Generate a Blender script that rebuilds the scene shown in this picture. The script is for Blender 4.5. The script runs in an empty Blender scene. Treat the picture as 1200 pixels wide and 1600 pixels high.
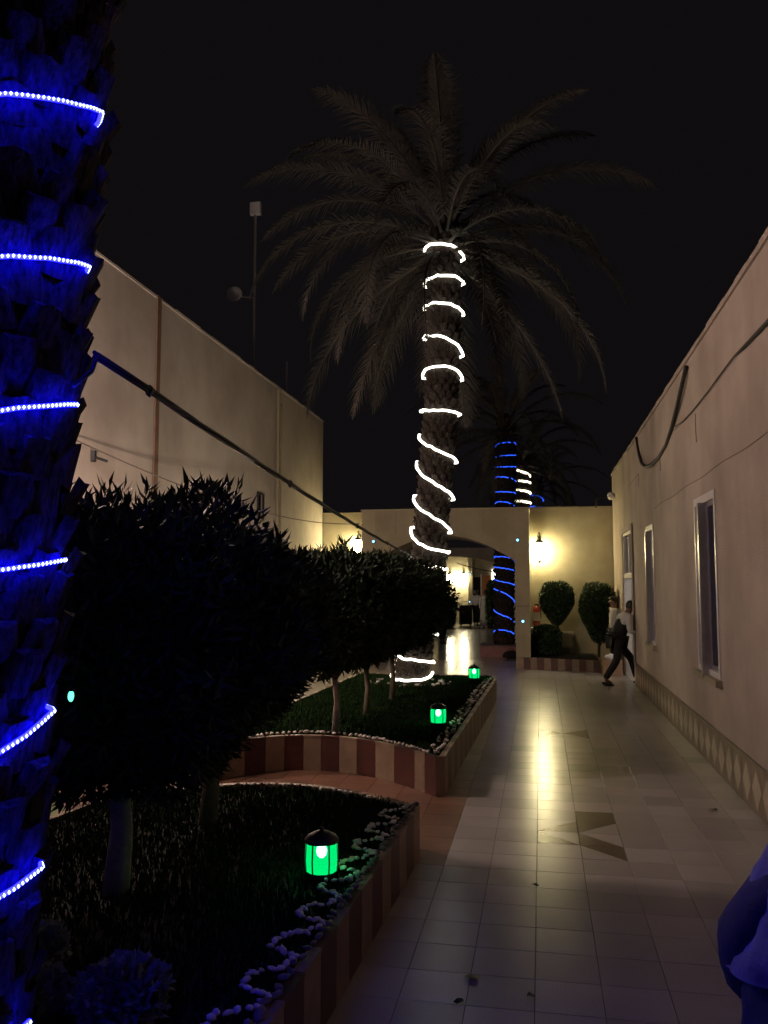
import bpy, bmesh, math, random
from mathutils import Vector, Matrix, noise
R = math.radians; PI = math.pi
random.seed(7)
sc = bpy.context.scene
COL = sc.collection

# ------------------------------------------------------------------ camera
cam_d = bpy.data.cameras.new('camera'); cam = bpy.data.objects.new('camera', cam_d); COL.objects.link(cam)
cam_d.sensor_fit = 'VERTICAL'; cam_d.sensor_height = 36; cam_d.lens = 29.25
cam_d.clip_end = 500; cam_d.clip_start = .05
cam.location = (0, 0, 2.0); cam.rotation_euler = (R(90 + 4.924), 0, R(10.63))
sc.camera = cam
# ------------------------------------------------------------------ night sky
w = bpy.data.worlds.new('World'); sc.world = w; w.use_nodes = True
bg = w.node_tree.nodes['Background']
bg.inputs[0].default_value = (.95, .8, .92, 1); bg.inputs[1].default_value = .0048
sc.view_settings.view_transform = 'Standard'; sc.view_settings.look = 'None'
sc.view_settings.gamma = 1; sc.view_settings.exposure = 0
sc.view_settings.use_curve_mapping = False
# lamp strengths (radiance of the glowing glass of each fixture)
L_WALL_LANTERN = 140; L_SIDE = 145; L_REAR = 185; L_NEAR = 25; L_FAR = 110; L_FLOOD = 470; L_WHITE_ROPE = 5; L_BLUE_ROPE = 85

# ------------------------------------------------------------------ materials
def mat(name, color, rough=.7, var=0, scale=6, bump=0, bscale=40, metal=0, color2=None, spec=.5, detail=6, rvar=0, coords='Object', stretch=None, lo=.36, streak=0):
    m = bpy.data.materials.new(name); m.use_nodes = True
    nt = m.node_tree; N = nt.nodes; Lk = nt.links; b = N['Principled BSDF']
    b.inputs['Base Color'].default_value = (*color, 1); b.inputs['Roughness'].default_value = rough
    b.inputs['Metallic'].default_value = metal; b.inputs['Specular IOR Level'].default_value = spec
    if var or color2 or bump or rvar:
        geo = N.new('ShaderNodeNewGeometry'); src = geo.outputs['Position']
        if stretch:
            mp = N.new('ShaderNodeMapping'); mp.inputs['Scale'].default_value = stretch
            Lk.new(src, mp.inputs[0]); src = mp.outputs[0]
    if var or color2 or rvar:
        n = N.new('ShaderNodeTexNoise'); n.inputs['Scale'].default_value = scale; n.inputs['Detail'].default_value = detail
        n.inputs['Roughness'].default_value = .62
        Lk.new(src, n.inputs['Vector'])
        rp = N.new('ShaderNodeValToRGB'); c2 = color2 or tuple(c * (1 - var) for c in color)
        rp.color_ramp.elements[0].position = lo; rp.color_ramp.elements[1].position = 1-lo
        rp.color_ramp.elements[0].color = (*c2, 1); rp.color_ramp.elements[1].color = (*color, 1)
        Lk.new(n.outputs[0], rp.inputs[0])
        oi = N.new('ShaderNodeObjectInfo'); mr = N.new('ShaderNodeMapRange')
        mr.inputs['To Min'].default_value = .82; mr.inputs['To Max'].default_value = 1.12
        Lk.new(oi.outputs['Random'], mr.inputs['Value'])
        mx = N.new('ShaderNodeMix'); mx.data_type = 'RGBA'; mx.blend_type = 'MULTIPLY'; mx.inputs[0].default_value = 1
        Lk.new(rp.outputs[0], mx.inputs[6]); Lk.new(mr.outputs[0], mx.inputs[7])
        last = mx.outputs[2]
        n5 = N.new('ShaderNodeTexNoise'); n5.inputs['Scale'].default_value = 130; n5.inputs['Detail'].default_value = 3; Lk.new(geo.outputs['Position'], n5.inputs['Vector'])
        m5 = N.new('ShaderNodeMapRange'); m5.inputs['From Min'].default_value = .3; m5.inputs['From Max'].default_value = .7; m5.inputs['To Min'].default_value = .84; m5.inputs['To Max'].default_value = 1.1
        Lk.new(n5.outputs[0], m5.inputs['Value']); x5 = N.new('ShaderNodeMix'); x5.data_type = 'RGBA'; x5.blend_type = 'MULTIPLY'; x5.inputs[0].default_value = 1
        Lk.new(last, x5.inputs[6]); Lk.new(m5.outputs[0], x5.inputs[7]); last = x5.outputs[2]
        if streak:
            mp2 = N.new('ShaderNodeMapping'); mp2.inputs['Scale'].default_value = (1.1, 1.1, .4); Lk.new(geo.outputs['Position'], mp2.inputs[0])
            n4 = N.new('ShaderNodeTexNoise'); n4.inputs['Scale'].default_value = 1; n4.inputs['Detail'].default_value = 7; Lk.new(mp2.outputs[0], n4.inputs['Vector'])
            m4 = N.new('ShaderNodeMapRange'); m4.inputs['From Min'].default_value = .42; m4.inputs['From Max'].default_value = .72
            m4.inputs['To Min'].default_value = 1; m4.inputs['To Max'].default_value = 1-streak; Lk.new(n4.outputs[0], m4.inputs['Value'])
            x4 = N.new('ShaderNodeMix'); x4.data_type = 'RGBA'; x4.blend_type = 'MULTIPLY'; x4.inputs[0].default_value = 1
            Lk.new(last, x4.inputs[6]); Lk.new(m4.outputs[0], x4.inputs[7]); last = x4.outputs[2]
        Lk.new(last, b.inputs['Base Color'])
        if rvar:
            n3 = N.new('ShaderNodeTexNoise'); n3.inputs['Scale'].default_value = 3.1; n3.inputs['Detail'].default_value = 4
            Lk.new(src, n3.inputs['Vector'])
            m2 = N.new('ShaderNodeMapRange'); m2.inputs['From Min'].default_value = .2; m2.inputs['From Max'].default_value = .8
            m2.inputs['To Min'].default_value = rough; m2.inputs['To Max'].default_value = rough + rvar
            Lk.new(n3.outputs[0], m2.inputs['Value']); Lk.new(m2.outputs[0], b.inputs['Roughness'])
    if bump:
        n2 = N.new('ShaderNodeTexNoise'); n2.inputs['Scale'].default_value = bscale; n2.inputs['Detail'].default_value = 5
        Lk.new(src, n2.inputs['Vector'])
        bp = N.new('ShaderNodeBump'); bp.inputs['Strength'].default_value = bump; bp.inputs['Distance'].default_value = .01
        Lk.new(n2.outputs[0], bp.inputs['Height']); Lk.new(bp.outputs[0], b.inputs['Normal'])
    return m
def emit(name, color, strength, sample=True):
    m = bpy.data.materials.new(name); m.use_nodes = True; nt = m.node_tree
    b = nt.nodes['Principled BSDF']; b.inputs['Base Color'].default_value = (.2, .2, .2, 1)
    b.inputs['Emission Color'].default_value = (*color, 1); b.inputs['Emission Strength'].default_value = strength
    if not sample: m.cycles.emission_sampling = 'NONE'
    return m

M = {}
M['plaster_r'] = mat('cream_render', (.52, .43, .36), .85, color2=(.42, .34, .28), scale=1.3, bump=.5, bscale=60, detail=9, streak=.22)
M['plaster_l'] = mat('pale_render', (.58, .52, .455), .85, color2=(.46, .395, .34), scale=.9, bump=.4, bscale=50, detail=9, streak=.22)
M['plaster_a'] = mat('ochre_render', (.42, .37, .25), .85, color2=(.34, .29, .19), scale=1.6, bump=.5, bscale=60, detail=9, streak=.22)
M['crack'] = mat('dark_crack', (.14, .10, .08), .9)
M['paint_strip'] = mat('brown_strip', (.17, .10, .065), .7, var=.3)
M['tile'] = mat('cream_floor_tile', (.42, .385, .36), .232, color2=(.31, .275, .25), scale=1.3, bump=.10, bscale=5, rvar=.036, spec=.5, detail=5, lo=.15)
M['tile_dark'] = mat('brown_floor_tile', (.10, .06, .045), .2, color2=(.07, .04, .03), scale=4, bump=.08, bscale=4, rvar=.05)
M['tile_terra'] = mat('terracotta_floor_tile', (.20, .095, .06), .3, color2=(.14, .07, .045), scale=3, bump=.2, bscale=12, rvar=.1)
M['joint'] = mat('dark_joint', (.03, .026, .024), .9)
M['grout'] = mat('grey_grout', (.13, .11, .09), .9, var=.4, scale=20)
M['facing_cream'] = mat('cream_facing', (.27, .185, .12), .55, color2=(.19, .13, .085), scale=5, bump=.2)
M['facing_maroon'] = mat('maroon_facing', (.10, .025, .018), .5, color2=(.06, .018, .014), scale=6, bump=.2)
M['concrete'] = mat('bed_concrete', (.16, .12, .10), .9, var=.4, scale=8, bump=.6)
M['diamond'] = mat('cream_diamond', (.42, .33, .25), .4, color2=(.32, .25, .19), scale=7)
M['skirt'] = mat('brown_skirting', (.17, .115, .08), .4, color2=(.11, .075, .05), scale=7)
M['soil'] = mat('dark_soil', (.03, .028, .02), .95, var=.5, scale=14, bump=1)
M['grass'] = mat('grass_blades', (.014, .036, .010), .9, color2=(.008, .020, .006), scale=5, spec=.08)
M['leaf'] = mat('dark_leaf', (.036, .056, .026), .6, color2=(.018, .032, .015), scale=9, spec=.3)
M['leaf_topiary'] = mat('topiary_leaf', (.045, .085, .028), .55, color2=(.02, .045, .016), scale=11)
M['pale_leaf'] = mat('pale_leaf', (.22, .24, .20), .7, var=.4, scale=14)
M['e_green_spark'] = emit('green_spark', (.1, 1, .45), 3)
M['frond'] = mat('palm_frond', (.06, .052, .040), .85, color2=(.032, .029, .023), scale=3)
M['bark'] = mat('tree_bark', (.16, .12, .09), .9, color2=(.08, .06, .045), scale=12, bump=1, bscale=30)
M['limed'] = mat('whitewashed_bark', (.36, .30, .26), .9, color2=(.22, .18, .15), scale=12, bump=1, bscale=30)
M['palm_bark'] = mat('palm_bark', (.07, .055, .048), 1, color2=(.012, .010, .009), scale=22, bump=1, bscale=70, stretch=(2.2, 2.2, .7), spec=.1)
M['pebble'] = mat('white_pebble', (.74, .68, .62), .75, color2=(.55, .49, .45), scale=20, bump=.5)
M['pebble_d'] = mat('grey_pebble', (.20, .165, .14), .8, color2=(.12, .10, .085), scale=20, bump=.5)
M['iron'] = mat('black_iron', (.012, .012, .012), .5)
M['rubber'] = mat('black_rubber', (.012, .011, .012), .6, bump=.5, bscale=90)
M['alu'] = mat('aluminium', (.62, .58, .58), .32, metal=.75, var=.15, scale=12)
M['alu_w'] = mat('white_frame', (.68, .64, .62), .35, var=.1)
M['glass'] = mat('dark_glass', (.015, .016, .02), .06, spec=.9, bump=.06, bscale=4)
M['white'] = mat('white_paint', (.75, .73, .72), .5, var=.08)
M['bluewhite'] = mat('blue_white_paint', (.45, .56, .62), .5, var=.1)
M['orange'] = mat('orange_paint', (.55, .20, .07), .6, var=.2)
M['redbox'] = mat('red_brown_tile', (.26, .09, .075), .4, color2=(.19, .065, .055), scale=8)
M['red'] = mat('red_enamel', (.35, .03, .02), .35, var=.1)
M['card'] = mat('cardboard', (.42, .26, .17), .8, var=.2)
M['black_cloth'] = mat('black_cloth', (.012, .012, .014), .9, bump=.6, bscale=30, var=.3)
M['white_cloth'] = mat('white_cloth', (.62, .60, .58), .85, bump=.4, bscale=30, var=.1)
M['blue_cloth'] = mat('blue_shawl', (.22, .22, .36), .85, bump=.6, bscale=25, color2=(.14, .14, .26), scale=7)
M['dark_blue_cloth'] = mat('dark_robe', (.05, .045, .09), .9, bump=.6, bscale=25, var=.4)
M['skin'] = mat('skin', (.16, .075, .045), .5, var=.15)
M['skin_light'] = mat('skin_lighter', (.38, .22, .15), .5, var=.1)
M['hair'] = mat('black_hair', (.008, .007, .006), .5)
M['beige_box'] = mat('beige_metal', (.45, .40, .30), .5, var=.1)
M['e_lantern'] = emit('warm_lamp_glass', (1, .86, .46), L_WALL_LANTERN)
M['e_side'] = emit('side_lamp_glass', (1, .80, .58), L_SIDE)
M['e_rear'] = emit('rear_lamp_glass', (1, .70, .56), L_REAR)
M['e_flood'] = emit('pink_lamp_glass', (1, .76, .65), L_FLOOD)
M['e_near'] = emit('near_lamp_glass', (1, .70, .56), L_NEAR)
M['e_far'] = emit('far_lamp_glass', (1, .88, .55), L_FAR)
M['e_white'] = emit('white_rope_glow', (1, .96, .80), L_WHITE_ROPE)
M['e_white_far'] = emit('far_white_rope_glow', (1, .93, .7), 4)
M['e_blue'] = emit('blue_rope_glow', (.0015, .0015, 1), L_BLUE_ROPE)
M['e_bead'] = emit('blue_bead_glow', (.50, .62, 1), 6, False)
M['e_blue_far'] = emit('far_blue_rope_glow', (.02, .10, 1), 1.6)
M['e_dot'] = emit('blue_spot_glow', (.22, .6, 1), 3, False)
M['e_bulb'] = emit('green_bulb', (.5, 1, .68), 40)
M['e_green'] = emit('green_lamp_glass', (.0, 1, .26), .75)
M['e_window'] = emit('bright_window', (1, .97, .85), 5)
M['e_room'] = emit('lit_ceiling_panel', (1, .97, .92), 9)

# ------------------------------------------------------------------ mesh helpers
class MB:
    def __init__(s): s.v = []; s.f = []; s.m = []
    def add(s, v, f, mi=0):
        o = len(s.v); s.v += [tuple(p) for p in v]; s.f += [tuple(i + o for i in q) for q in f]; s.m += [mi] * len(f); return s
    def box(s, x0, x1, y0, y1, z0, z1, mi=0):
        return s.add([(x0,y0,z0),(x1,y0,z0),(x1,y1,z0),(x0,y1,z0),(x0,y0,z1),(x1,y0,z1),(x1,y1,z1),(x0,y1,z1)],
                     [(0,3,2,1),(4,5,6,7),(0,1,5,4),(1,2,6,5),(2,3,7,6),(3,0,4,7)], mi)
    def prism(s, pts, z0, z1, mi=0):
        n = len(pts); v = [(x, y, z0) for x, y in pts] + [(x, y, z1) for x, y in pts]
        return s.add(v, [tuple(range(n))[::-1], tuple(range(n, 2*n))] + [(i, (i+1) % n, n + (i+1) % n, n + i) for i in range(n)], mi)
    def tube(s, pts, r, n=8, mi=0, cap=True):
        pts = [Vector(p) for p in pts]; k = len(pts)
        rs = r if isinstance(r, (list, tuple)) else [r] * k
        v = []; up = Vector((0, 0, 1)); prev = None
        for i, p in enumerate(pts):
            t = (pts[min(i+1, k-1)] - pts[max(i-1, 0)])
            if t.length < 1e-9: t = Vector((0, 0, 1))
            t.normalize()
            if prev is None:
                a = up.cross(t) if abs(t.z) < .9 else Vector((1, 0, 0)).cross(t)
            else: a = prev - t * prev.dot(t)
            a.normalize(); prev = a; b = t.cross(a)
            for j in range(n):
                q = 2*PI*j/n; v.append(p + (a*math.cos(q) + b*math.sin(q)) * rs[i])
        f = [(i*n+j, i*n+(j+1) % n, (i+1)*n+(j+1) % n, (i+1)*n+j) for i in range(k-1) for j in range(n)]
        if cap: f += [tuple(range(n))[::-1], tuple(range((k-1)*n, k*n))]
        return s.add(v, f, mi)
    def lathe(s, prof, cx=0, cy=0, n=16, mi=0):
        v = [(cx + r*math.cos(2*PI*j/n), cy + r*math.sin(2*PI*j/n), z) for r, z in prof for j in range(n)]
        k = len(prof)
        f = [(i*n+j, i*n+(j+1) % n, (i+1)*n+(j+1) % n, (i+1)*n+j) for i in range(k-1) for j in range(n)]
        f += [tuple(range(n))[::-1], tuple(range((k-1)*n, k*n))]
        return s.add(v, f, mi)
    def blob(s, c, rad, seed=0, amp=.2, sub=2, mi=0, fr=1.5):
        bm = bmesh.new(); bmesh.ops.create_icosphere(bm, subdivisions=sub, radius=1)
        v = []
        for q in bm.verts:
            d = 1 + amp * noise.noise(q.co * fr + Vector((seed*7.3, seed*1.7, 3.1)))
            v.append((c[0]+q.co.x*rad[0]*d, c[1]+q.co.y*rad[1]*d, c[2]+q.co.z*rad[2]*d))
        f = [tuple(x.index for x in q.verts) for q in bm.faces]; bm.free()
        return s.add(v, f, mi)
    def mesh(s, name, mats, smooth=False):
        me = bpy.data.meshes.new(name); me.from_pydata(s.v, [], s.f)
        for m in (mats if isinstance(mats, (list, tuple)) else [mats]): me.materials.append(m)
        me.polygons.foreach_set('material_index', s.m)
        if smooth: me.polygons.foreach_set('use_smooth', [True]*len(s.f))
        me.update(); return me
    def build(s, name, mats, parent=None, smooth=False, loc=(0, 0, 0), rot=(0, 0, 0)):
        return place(name, s.mesh(name, mats, smooth), parent, loc, rot)
def place(name, me, parent=None, loc=(0, 0, 0), rot=(0, 0, 0), scale=(1, 1, 1)):
    o = bpy.data.objects.new(name, me); COL.objects.link(o); o.parent = parent
    o.location = loc; o.rotation_euler = rot; o.scale = scale; return o
def tag(o, label=None, cat=None, group=None, kind=None):
    if label: o['label'] = label
    if cat: o['category'] = cat
    if group: o['group'] = group
    if kind: o['kind'] = kind
    return o
def thing(name, label, cat, loc=(0, 0, 0), rz=0, group=None):
    o = bpy.data.objects.new(name, None); COL.objects.link(o); o.location = loc; o.rotation_euler = (0, 0, rz)
    o.empty_display_size = .2
    return tag(o, label, cat, group)
def copy_tree(o, parent=None):
    c = o.copy(); COL.objects.link(c); c.parent = parent
    for ch in list(KIDS.get(o.name, [])) or [x for x in bpy.data.objects if x.parent == o]: copy_tree(ch, c)
    return c
KIDS = {}

XR = 1.83; XL = -5.8; YA = 21.9; HR = 4.74; HL = 6.42

# ------------------------------------------------------------------ ground and floor
g = MB().add([(-90,-40,-.03),(90,-40,-.03),(90,160,-.03),(-90,160,-.03)], [(0,1,2,3)]).build('ground', M['concrete'])
tag(g, kind='structure')
floor = MB().box(XL-.3, XR+.3, -6, 24, -.028, -.014).build('floor', M['grout']); tag(floor, kind='structure')
P0 = .325; OX = -.06; OY = 4.80
def tile_mb(mb, x0, x1, y0, y1, z=0, g=.0013, b=.0015, mi=0, dz=(0,0,0,0)):
    x0 += g; x1 -= g; y0 += g; y1 -= g
    v = [(x0,y0,z-.014),(x1,y0,z-.014),(x1,y1,z-.014),(x0,y1,z-.014),
         (x0,y0,z-b),(x1,y0,z-b),(x1,y1,z-b),(x0,y1,z-b),
         (x0+b,y0+b,z+dz[0]),(x1-b,y0+b,z+dz[1]),(x1-b,y1-b,z+dz[2]),(x0+b,y1-b,z+dz[3])]
    mb.add(v, [(8,9,10,11),(0,1,5,4),(1,2,6,5),(2,3,7,6),(3,0,4,7),(4,5,9,8),(5,6,10,9),(6,7,11,10),(7,4,8,11)], mi)
def decor_mesh(kind):   # cream tile with a darker triangular half, both real pieces
    mb = MB(); h = P0/2 - .003; zz = -.014
    c = [(-h,-h),(h,-h),(h,h),(-h,h)]
    tris = {0: [(0,1,2),(0,2,3)], 1: [(0,1,3),(1,2,3)]}[kind % 2]
    for k, t in enumerate(tris):
        cx = sum(c[i][0] for i in t)/3; cy = sum(c[i][1] for i in t)/3
        pts = [(c[i][0]+(cx-c[i][0])*.012, c[i][1]+(cy-c[i][1])*.012) for i in t]
        mb.prism(pts, zz, 0, mi=(k if kind < 2 else 1-k))
    return mb.mesh('patterned_tile', [M['tile'], M['tile_dark']])
mb = MB(); tile_mb(mb, -P0/2, P0/2, -P0/2, P0/2); TM = mb.mesh('tile', M['tile']); 
mb = MB(); tile_mb(mb, -P0/2, P0/2, -P0/2, P0/2); TMT = mb.mesh('tile_terracotta', M['tile_terra'])
mb = MB(); tile_mb(mb, -P0/2, P0/2, -P0/2, P0/2); TMD = mb.mesh('tile_brown', M['tile_dark'])
DEC = [decor_mesh(k) for k in range(4)]
mb = MB(); wl = XR - (OX + 5*P0); tile_mb(mb, -wl/2, wl/2, -P0/2, P0/2); TMN = mb.mesh('tile_narrow', M['tile'])
special = {}   # (col,row) -> mesh ; col 0 starts at OX, row 0 starts at OY
for k, v in {(1,8): TMD, (1,7): DEC[0], (1,6): DEC[3], (1,5): DEC[1], (0,7): DEC[2], (0,6): DEC[3], (0,8): TM}.items(): special[k] = v
for k, v in {(0,20): DEC[0], (1,20): DEC[1], (0,21): DEC[3], (1,21): DEC[2]}.items(): special[k] = v
rnd = random.Random(3); rest = MB(); restT = MB()
c0, c1 = -18, 6; r0, r1 = -17, 53
for c in range(c0, c1):
    for r in range(r0, r1):
        x0 = OX + c*P0; y0 = OY + r*P0; x1 = min(x0+P0, XR); cx, cy = (x0+x1)/2, y0+P0/2
        if cx < XL+.1 or x1-x0 < .05: continue
        inbed = (-3.2 < cx < -1.15 and cy < 6.0) or (-3.2 < cx < -1.0 and 9.0 < cy < 14.7)
        if inbed: continue
        terra = cx < -.56 and 5.95 < cy < 9.0
        near = (cx > -3.3 and 3.2 < cy < 10.6) and not (cx < -1.1 and not terra)
        jit = (rnd.uniform(-.0016, .0016), rnd.uniform(-.0016, .0016))
        if (c, r) in special or near:
            me = special.get((c, r)) or (TMT if terra else (TMN if c == 5 else TM))
            place('tile', me, floor, (cx, cy, 0), (jit[0], jit[1], 0))
        else:
            tile_mb(restT if terra else rest, x0, x1, y0, y0+P0, dz=[rnd.uniform(-.0003, .0003) for _ in range(4)])
for k_, (x0, x1, y0, y1) in enumerate(((OX-.0035, OX+.0035, 3.2, 14.0), (OX-P0-.0035, OX-P0+.0035, 3.2, 10.6), (-.86, XR, OY-.004, OY+.004))):
    place('wide_joint', MB().box(x0, x1, y0, y1, -.0139, -.001-.0003*k_).mesh('wide_joint', M['joint']), floor)
tag(rest.build('tiling', M['tile'], floor), kind='stuff')
if restT.v: tag(restT.build('terracotta_tiling', M['tile_terra'], floor), kind='stuff')
# far court beyond the arch: same tiles, larger field
far = MB().box(-14, 6, 24, 60, -.028, -.014).build('far_floor', M['grout']); tag(far, kind='structure')
mb = MB(); P1 = .65
for c in range(-20, 9):
    for r in range(0, 44):
        x0 = c*P1 - .3; y0 = 21.0+1.03 + r*P1
        tile_mb(mb, x0, x0+P1, y0, y0+P1, g=.004, dz=[rnd.uniform(-.0006, .0006) for _ in range(4)])
M['tile_far'] = mat('far_floor_tile', (.36, .32, .28), .2, var=.15, scale=1, bump=.03, bscale=2)
tag(mb.build('tiling', M['tile_far'], far), kind='stuff')

# ------------------------------------------------------------------ walls
def wall_yz(name, x, th, y0, y1, z0, z1, holes, m):
    """wall in the Y-Z plane, visible face at x, body towards x+th; openings are real holes with reveals"""
    ys = sorted({y0, y1, *[h[0] for h in holes], *[h[1] for h in holes]}); zs = sorted({z0, z1, *[h[2] for h in holes], *[h[3] for h in holes]})
    mb = MB()
    def hole(a, b): return any(h[0] <= a < h[1] and h[2] <= b < h[3] for h in holes)
    for a, b in zip(ys, ys[1:]):
        for c, d in zip(zs, zs[1:]):
            if hole((a+b)/2, (c+d)/2): continue
            for X in (x, x+th): mb.add([(X,a,c),(X,b,c),(X,b,d),(X,a,d)], [(0,1,2,3)])
    X = x+th
    for h in holes + [(y0, y1, z0, z1)]:
        a, b, c, d = h
        mb.add([(x,a,c),(X,a,c),(X,a,d),(x,a,d)], [(0,1,2,3)]); mb.add([(x,b,c),(X,b,c),(X,b,d),(x,b,d)], [(0,1,2,3)])
        mb.add([(x,a,d),(X,a,d),(X,b,d),(x,b,d)], [(0,1,2,3)]); mb.add([(x,a,c),(X,a,c),(X,b,c),(x,b,c)], [(0,1,2,3)])
    return mb
DOOR = (17.35, 19.15, .0, 3.10); WIN2 = (14.2, 15.15, 1.0, 2.98); WIN1 = (9.25, 10.45, 1.0, 3.0)
rb = thing('rendered_building', 'long cream rendered building wall on the right with door, windows and diamond skirting', 'building', (XR, 8, 0))
def rel(parent, ob):   # keep world coordinates when parenting to a placed empty
    ob.parent = parent; ob.matrix_parent_inverse = Matrix.Translation(parent.location).inverted(); return ob
rel(rb, wall_yz('wall', XR, .3, -5, 21.85, -.02, HR, [DOOR, WIN2, WIN1], M['plaster_r']).build('wall', M['plaster_r']))
# parapet bead, uneven
mb = MB(); n = 60
pts = [(-5+26.85*i/n) for i in range(n+1)]
for a, b in zip(pts, pts[1:]):
    h = HR + .055 + rnd.uniform(-.012, .012)
    mb.box(XR-.025, XR+.33, a+.001, b-.001, HR+.001, h)
rel(rb, mb.build('parapet', M['plaster_r']))
# roof
rel(rb, MB().box(XR+.301, XR+6, -5, 21.85, HR-.25, HR-.05).build('roof', M['concrete']))
# cracks and trunking joints (thin raised render ridges)
def wallline(name, yz, r=.006, m='crack', parent=rb):
    return rel(parent, MB().tube([(XR-.003, y, z) for y, z in yz], r, 5).build(name, M[m]))
wallline('crack', [(y, 4.07 + .02*math.sin(y*1.7) + rnd.uniform(-.008, .008)) for y in [10.8+.25*i for i in range(5)]], .004)
wallline('crack', [(13.2, 4.0), (13.21, 3.85), (13.19, 3.72)], .006)
wallline('crack', [(10.2, 4.0), (10.21, 3.8), (10.2, 3.66)], .005)
wallline('crack', [(16.0, 4.05), (16.9, 4.03), (17.9, 4.02)], .006); wallline('crack', [(16.0, 4.05), (16.02, 3.8)], .006)
wallline('crack', [(y, 3.22+.01*math.sin(y*3)) for y in [6.6+.3*i for i in range(26)]], .0035)
# skirting tiles with diamonds
TW = .36; SH = .41
mb = MB(); mb.box(-.012, 0, -TW/2+.003, TW/2-.003, .004, SH)
d = .0035; w2 = TW/2-.03; mb.add([(-.012-d, -w2, SH/2), (-.012-d, 0, SH-.03), (-.012-d, w2, SH/2), (-.012-d, 0, .03), (-.012, -w2-.006, SH/2), (-.012, 0, SH-.022), (-.012, w2+.006, SH/2), (-.012, 0, .022)],
      [(0,1,2,3),(0,4,5,1),(1,5,6,2),(2,6,7,3),(3,7,4,0)], 1)
SK = mb.mesh('skirting_tile', [M['skirt'], M['diamond']])
y = 3.2
while y < 17.3:
    o = place('skirting_tile', SK, None, (XR-.001, y, 0), (rnd.uniform(-.004,.004), 0, rnd.uniform(-.004,.004))); rel(rb, o); y += TW
rel(rb, MB().box(XR-.020, XR-.001, 3.0, 17.22, SH+.002, SH+.035).build('skirting_cap', M['skirt']))

def window(spec, deep_mullion):
    a, b, c, d = spec
    f = MB(); t = .06; x0, x1 = XR-.015, XR+.09
    f.box(x0, x1, a, a+t, c, d); f.box(x0, x1, b-t, b, c, d); f.box(x0, x1, a+t+.001, b-t-.001, c, c+t); f.box(x0, x1, a+t+.001, b-t-.001, d-t-.03, d)
    fr = f.build('window', M['alu_w']); rel(rb, fr)
    m = (a+b)/2
    # sliding sash: stile stands proud
    k = MB().box(XR-(.085 if deep_mullion else .03), XR+.03, m-.05, m+.03, c-.03 if deep_mullion else c+t+.002, d-t-.034)
    rel(rb, k.build('sash_stile', M['alu']))
    s1 = MB()
    for (p, q) in ((a+t+.004, m-.052), (m+.032, b-t-.004)):
        s1.box(XR+.012, XR+.04, p, p+.035, c+t+.002, d-t-.034); s1.box(XR+.012, XR+.04, q-.035, q, c+t+.002, d-t-.034)
        s1.box(XR+.012, XR+.04, p+.036, q-.036, c+t+.002, c+t+.05); s1.box(XR+.012, XR+.04, p+.036, q-.036, d-t-.084, d-t-.034)
    rel(rb, s1.build('sash', M['alu']))
    for (p, q) in ((a+t+.04, m-.09), (m+.07, b-t-.04)):
        rel(rb, MB().box(XR+.022, XR+.030, p, q, c+t+.052, d-t-.086).build('pane', M['glass']))
    rel(rb, MB().box(XR-.07, XR+.1, a-.05, b+.05, c-.07, c-.002).build('window_sill', M['plaster_a']))
window(WIN1, True); window(WIN2, True)
# door: frame with transom and four small lights, open leaf inward, lit room
a, b, c, d = DOOR
f = MB(); x0, x1 = XR-.02, XR+.12
f.box(x0, x1, a, a+.07, .002, d); f.box(x0, x1, b-.07, b, .002, d); f.box(x0, x1, a+.071, b-.071, d-.07, d); f.box(x0, x1, a+.071, b-.071, 2.12, 2.22)
f.box(x0+.02, x1-.02, (a+b)/2-.03, (a+b)/2+.03, 2.221, d-.071)
rel(rb, f.build('door_frame', M['alu_w']))
for (p, q) in ((a+.075, (a+b)/2-.034), ((a+b)/2+.034, b-.075)):
    rel(rb, MB().box(XR+.03, XR+.04, p, q, 2.225, d-.075).build('pane', M['glass']))
f = MB(); f.box(x0-.02, x0-.001, a-.1, a-.002, .45, d+.1); f.box(x0-.02, x0-.001, b+.002, b+.1, .0, d+.1); f.box(x0-.02, x0-.001, a-.001, b+.001, d+.002, d+.1)
rel(rb, f.build('door_surround', M['plaster_r']))
lf = MB().box(XR+.13, XR+.17, 17.44, 18.2, .02, 2.1).build('door', M['alu_w'])
rel(rb, lf); h = MB().box(XR+.09, XR+.129, 18.08, 18.12, 1.0, 1.14).build('handle', M['iron']); h.parent = lf
lf2 = MB().box(XR+.13, XR+.9, 19.09, 19.12, .02, 2.1).build('door', M['alu_w']); rel(rb, lf2)
room = MB(); X0, X1 = XR+.301, XR+3.2
room.add([(X0,15.6,0),(X1,15.6,0),(X1,21,0),(X0,21,0),(X0,15.6,3.2),(X1,15.6,3.2),(X1,21,3.2),(X0,21,3.2)], [(0,1,2,3),(4,5,6,7),(0,1,5,4),(1,2,6,5),(2,3,7,6)])
rel(rb, room.build('room', M['white']))
rel(rb, MB().box(XR+1.2, XR+1.8, 17.6, 18.8, 3.12, 3.17).build('ceiling_light', M['e_room']))
# dark sheets behind windows, in place of the shade of unlit rooms
for h in (WIN1, WIN2):
    rel(rb, MB().box(XR+.305, XR+.32, h[0]-.2, h[1]+.2, h[2]-.2, h[3]+.2).build('dark_back', M['glass']))

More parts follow.
